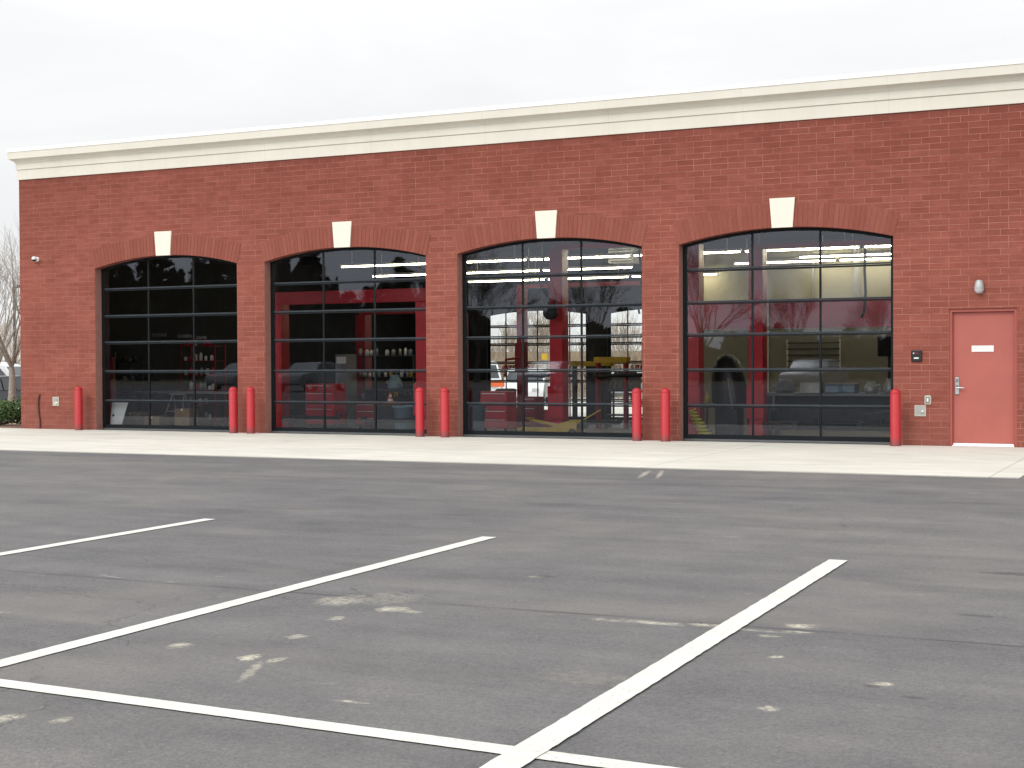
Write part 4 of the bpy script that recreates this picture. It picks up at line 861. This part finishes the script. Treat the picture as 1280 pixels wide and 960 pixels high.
# tree belt across the road behind the photographer, mirrored in the glass
g=MB(); q=random.Random(9)
def hline(x):
    if x<-70: return 14.0+1.6*sin(x*.31)+1.0*sin(x*.9)
    if x<-52: return 8.4+1.2*sin(x*.5)
    if x<-34: return 4.9+.8*sin(x*.4)
    return 3.9+.7*sin(x*.45)
crowns=[]
for i in range(150):
    x=-135+i*1.1+q.uniform(-.8,.8); h=hline(x)*q.uniform(.75,1.12); y=-86+q.uniform(-7,7); crowns.append((x,y,h))
for i_,(x,y,h) in enumerate(crowns):
    for k_ in range(650 if x<-50 else 330):
        z=h*q.random()**.7; rad=3.0*math.sqrt(max(.02,(1-z/h)))*(.55+.45*sin(i_*1.7+z*1.3))+.2; a=q.uniform(0,2*pi); p=Vector((x+rad*cos(a)*q.random(),y+rad*sin(a)*q.random(),z)); s=q.uniform(.35,.8)*(.55 if z>h*.75 else 1.15); u=Vector((q.gauss(0,1),q.gauss(0,1),q.gauss(0,1))).normalized()*s; v=u.orthogonal().normalized()*s*.5; g.cc=(q.random(),)*3; g.face([p-u,p+v,p+u,p-v])
g.cc=(.1,.1,.1); px_=-140.0; ph=4
while px_<30:
    nx=px_+q.uniform(.25,.9); nh=hline(nx)*q.uniform(.60,.80); g.face([(px_,-93,-.5),(nx,-93,-.5),(nx,-93,nh),(px_,-93,ph)]); px_,ph=nx,nh
tag(g.build('tree_belt',M['pine']),'dark evergreen tree belt across the road, mirrored in the glass doors','woodland',kind='stuff')
tg='bare trees across the road mirrored in the glass'
t0=tree_obj((-27,-70,-.01),8.5,.22,41,'bare tree across the road mirrored in the glass',5,.5,.25,tg,bark='barkdark',minr=.012)
for x,y,s in ((-21,-72,.8),(-34,-68,.9),(-44,-70,1.1),(-49,-73,.95),(-63,-70,1.2),(-16,-74,.7)):
    o=copy_tree(t0); o.location=(x,y,-.01); o.scale=(s,s,s); o.rotation_euler.z=x

# ------------------------------------------------------------------ sky, sun, camera
w=bpy.data.worlds.new("World"); scene.world=w; w.use_nodes=True; nt=w.node_tree; nt.nodes.clear(); g=N(nt)
out=nt.nodes.new('ShaderNodeOutputWorld'); bg=nt.nodes.new('ShaderNodeBackground'); g.link(bg.outputs[0],out.inputs[0])
sky=nt.nodes.new('ShaderNodeTexSky'); sky.sky_type='NISHITA'; sky.sun_disc=False; sun_el,sun_az=R(42),R(208)
sky.sun_elevation=sun_el; sky.sun_rotation=sun_az
v=g.coord('Generated'); Z=g.sep(v)[2]
nis=g.mix(1.0,(0,0,0),sky.outputs[0]); sc=nt.nodes.new('ShaderNodeVectorMath'); sc.operation='SCALE'; g.link(sky.outputs[0],sc.inputs[0]); sc.inputs['Scale'].default_value=.10
el=g.ramp(g.math('MAXIMUM',Z,0.0),[(0.0,.96),(.12,.96),(.30,1.08),(.7,1.5),(1.0,1.7)])
cl=g.noise(g.vmul(v,(1,1,3.5)),2.6,6,.55,.6); clr=g.ramp(cl,[(.30,(.93,.94,.95)),(.5,(1.0,1.0,1.0)),(.68,(1.08,1.08,1.075))])
cloud=g.mix(1.0,el,clr,'MULTIPLY')
back=g.math('MULTIPLY_ADD',g.math('MAXIMUM',g.math('MULTIPLY',g.sep(v)[1],-1),0.0),.62,1.0); cloud=g.mix(1.0,cloud,g.comb(back,back,back),'MULTIPLY')
c=g.mix(.93,sc.outputs[0],cloud); g.link(c,bg.inputs[0]); bg.inputs[1].default_value=1.0
L=bpy.data.lights.new('sun','SUN'); L.energy=1.0; L.angle=R(14); L.color=(1,.965,.90); so=bpy.data.objects.new('sun',L); col.objects.link(so)
# sun stands behind the photographer, to the left
d=Vector((sin(sun_az)*cos(sun_el),cos(sun_az)*cos(sun_el),sin(sun_el))); so.rotation_euler=d.to_track_quat('Z','Y').to_euler(); so.location=d*60

f,yaw,pit,rol,Dc,cx,hc=1825.0471,0.4425,-0.0142,-0.0051,24.1734,3.6894,1.3708
fw=Vector((-sin(yaw)*cos(pit),cos(yaw)*cos(pit),sin(pit))); rr=Vector((cos(yaw),sin(yaw),0)); uu=rr.cross(fw)
r2=rr*cos(rol)+uu*sin(rol); u2=uu*cos(rol)-rr*sin(rol)
cam=bpy.data.cameras.new('camera'); cam.sensor_width=36; cam.lens=f/1280*36; cam.clip_end=6000; cam.clip_start=.1
co=bpy.data.objects.new('camera',cam); col.objects.link(co)
co.matrix_world=Matrix(((r2.x,u2.x,-fw.x,cx),(r2.y,u2.y,-fw.y,-Dc),(r2.z,u2.z,-fw.z,hc),(0,0,0,1)))
scene.camera=co
scene.view_settings.view_transform='Standard'; scene.view_settings.look='None'; scene.view_settings.exposure=0; scene.view_settings.gamma=1
scene.render.resolution_x=1024; scene.render.resolution_y=768
scene.cycles.max_bounces=8; scene.cycles.transparent_max_bounces=16; scene.cycles.caustics_reflective=False; scene.cycles.sample_clamp_indirect=6
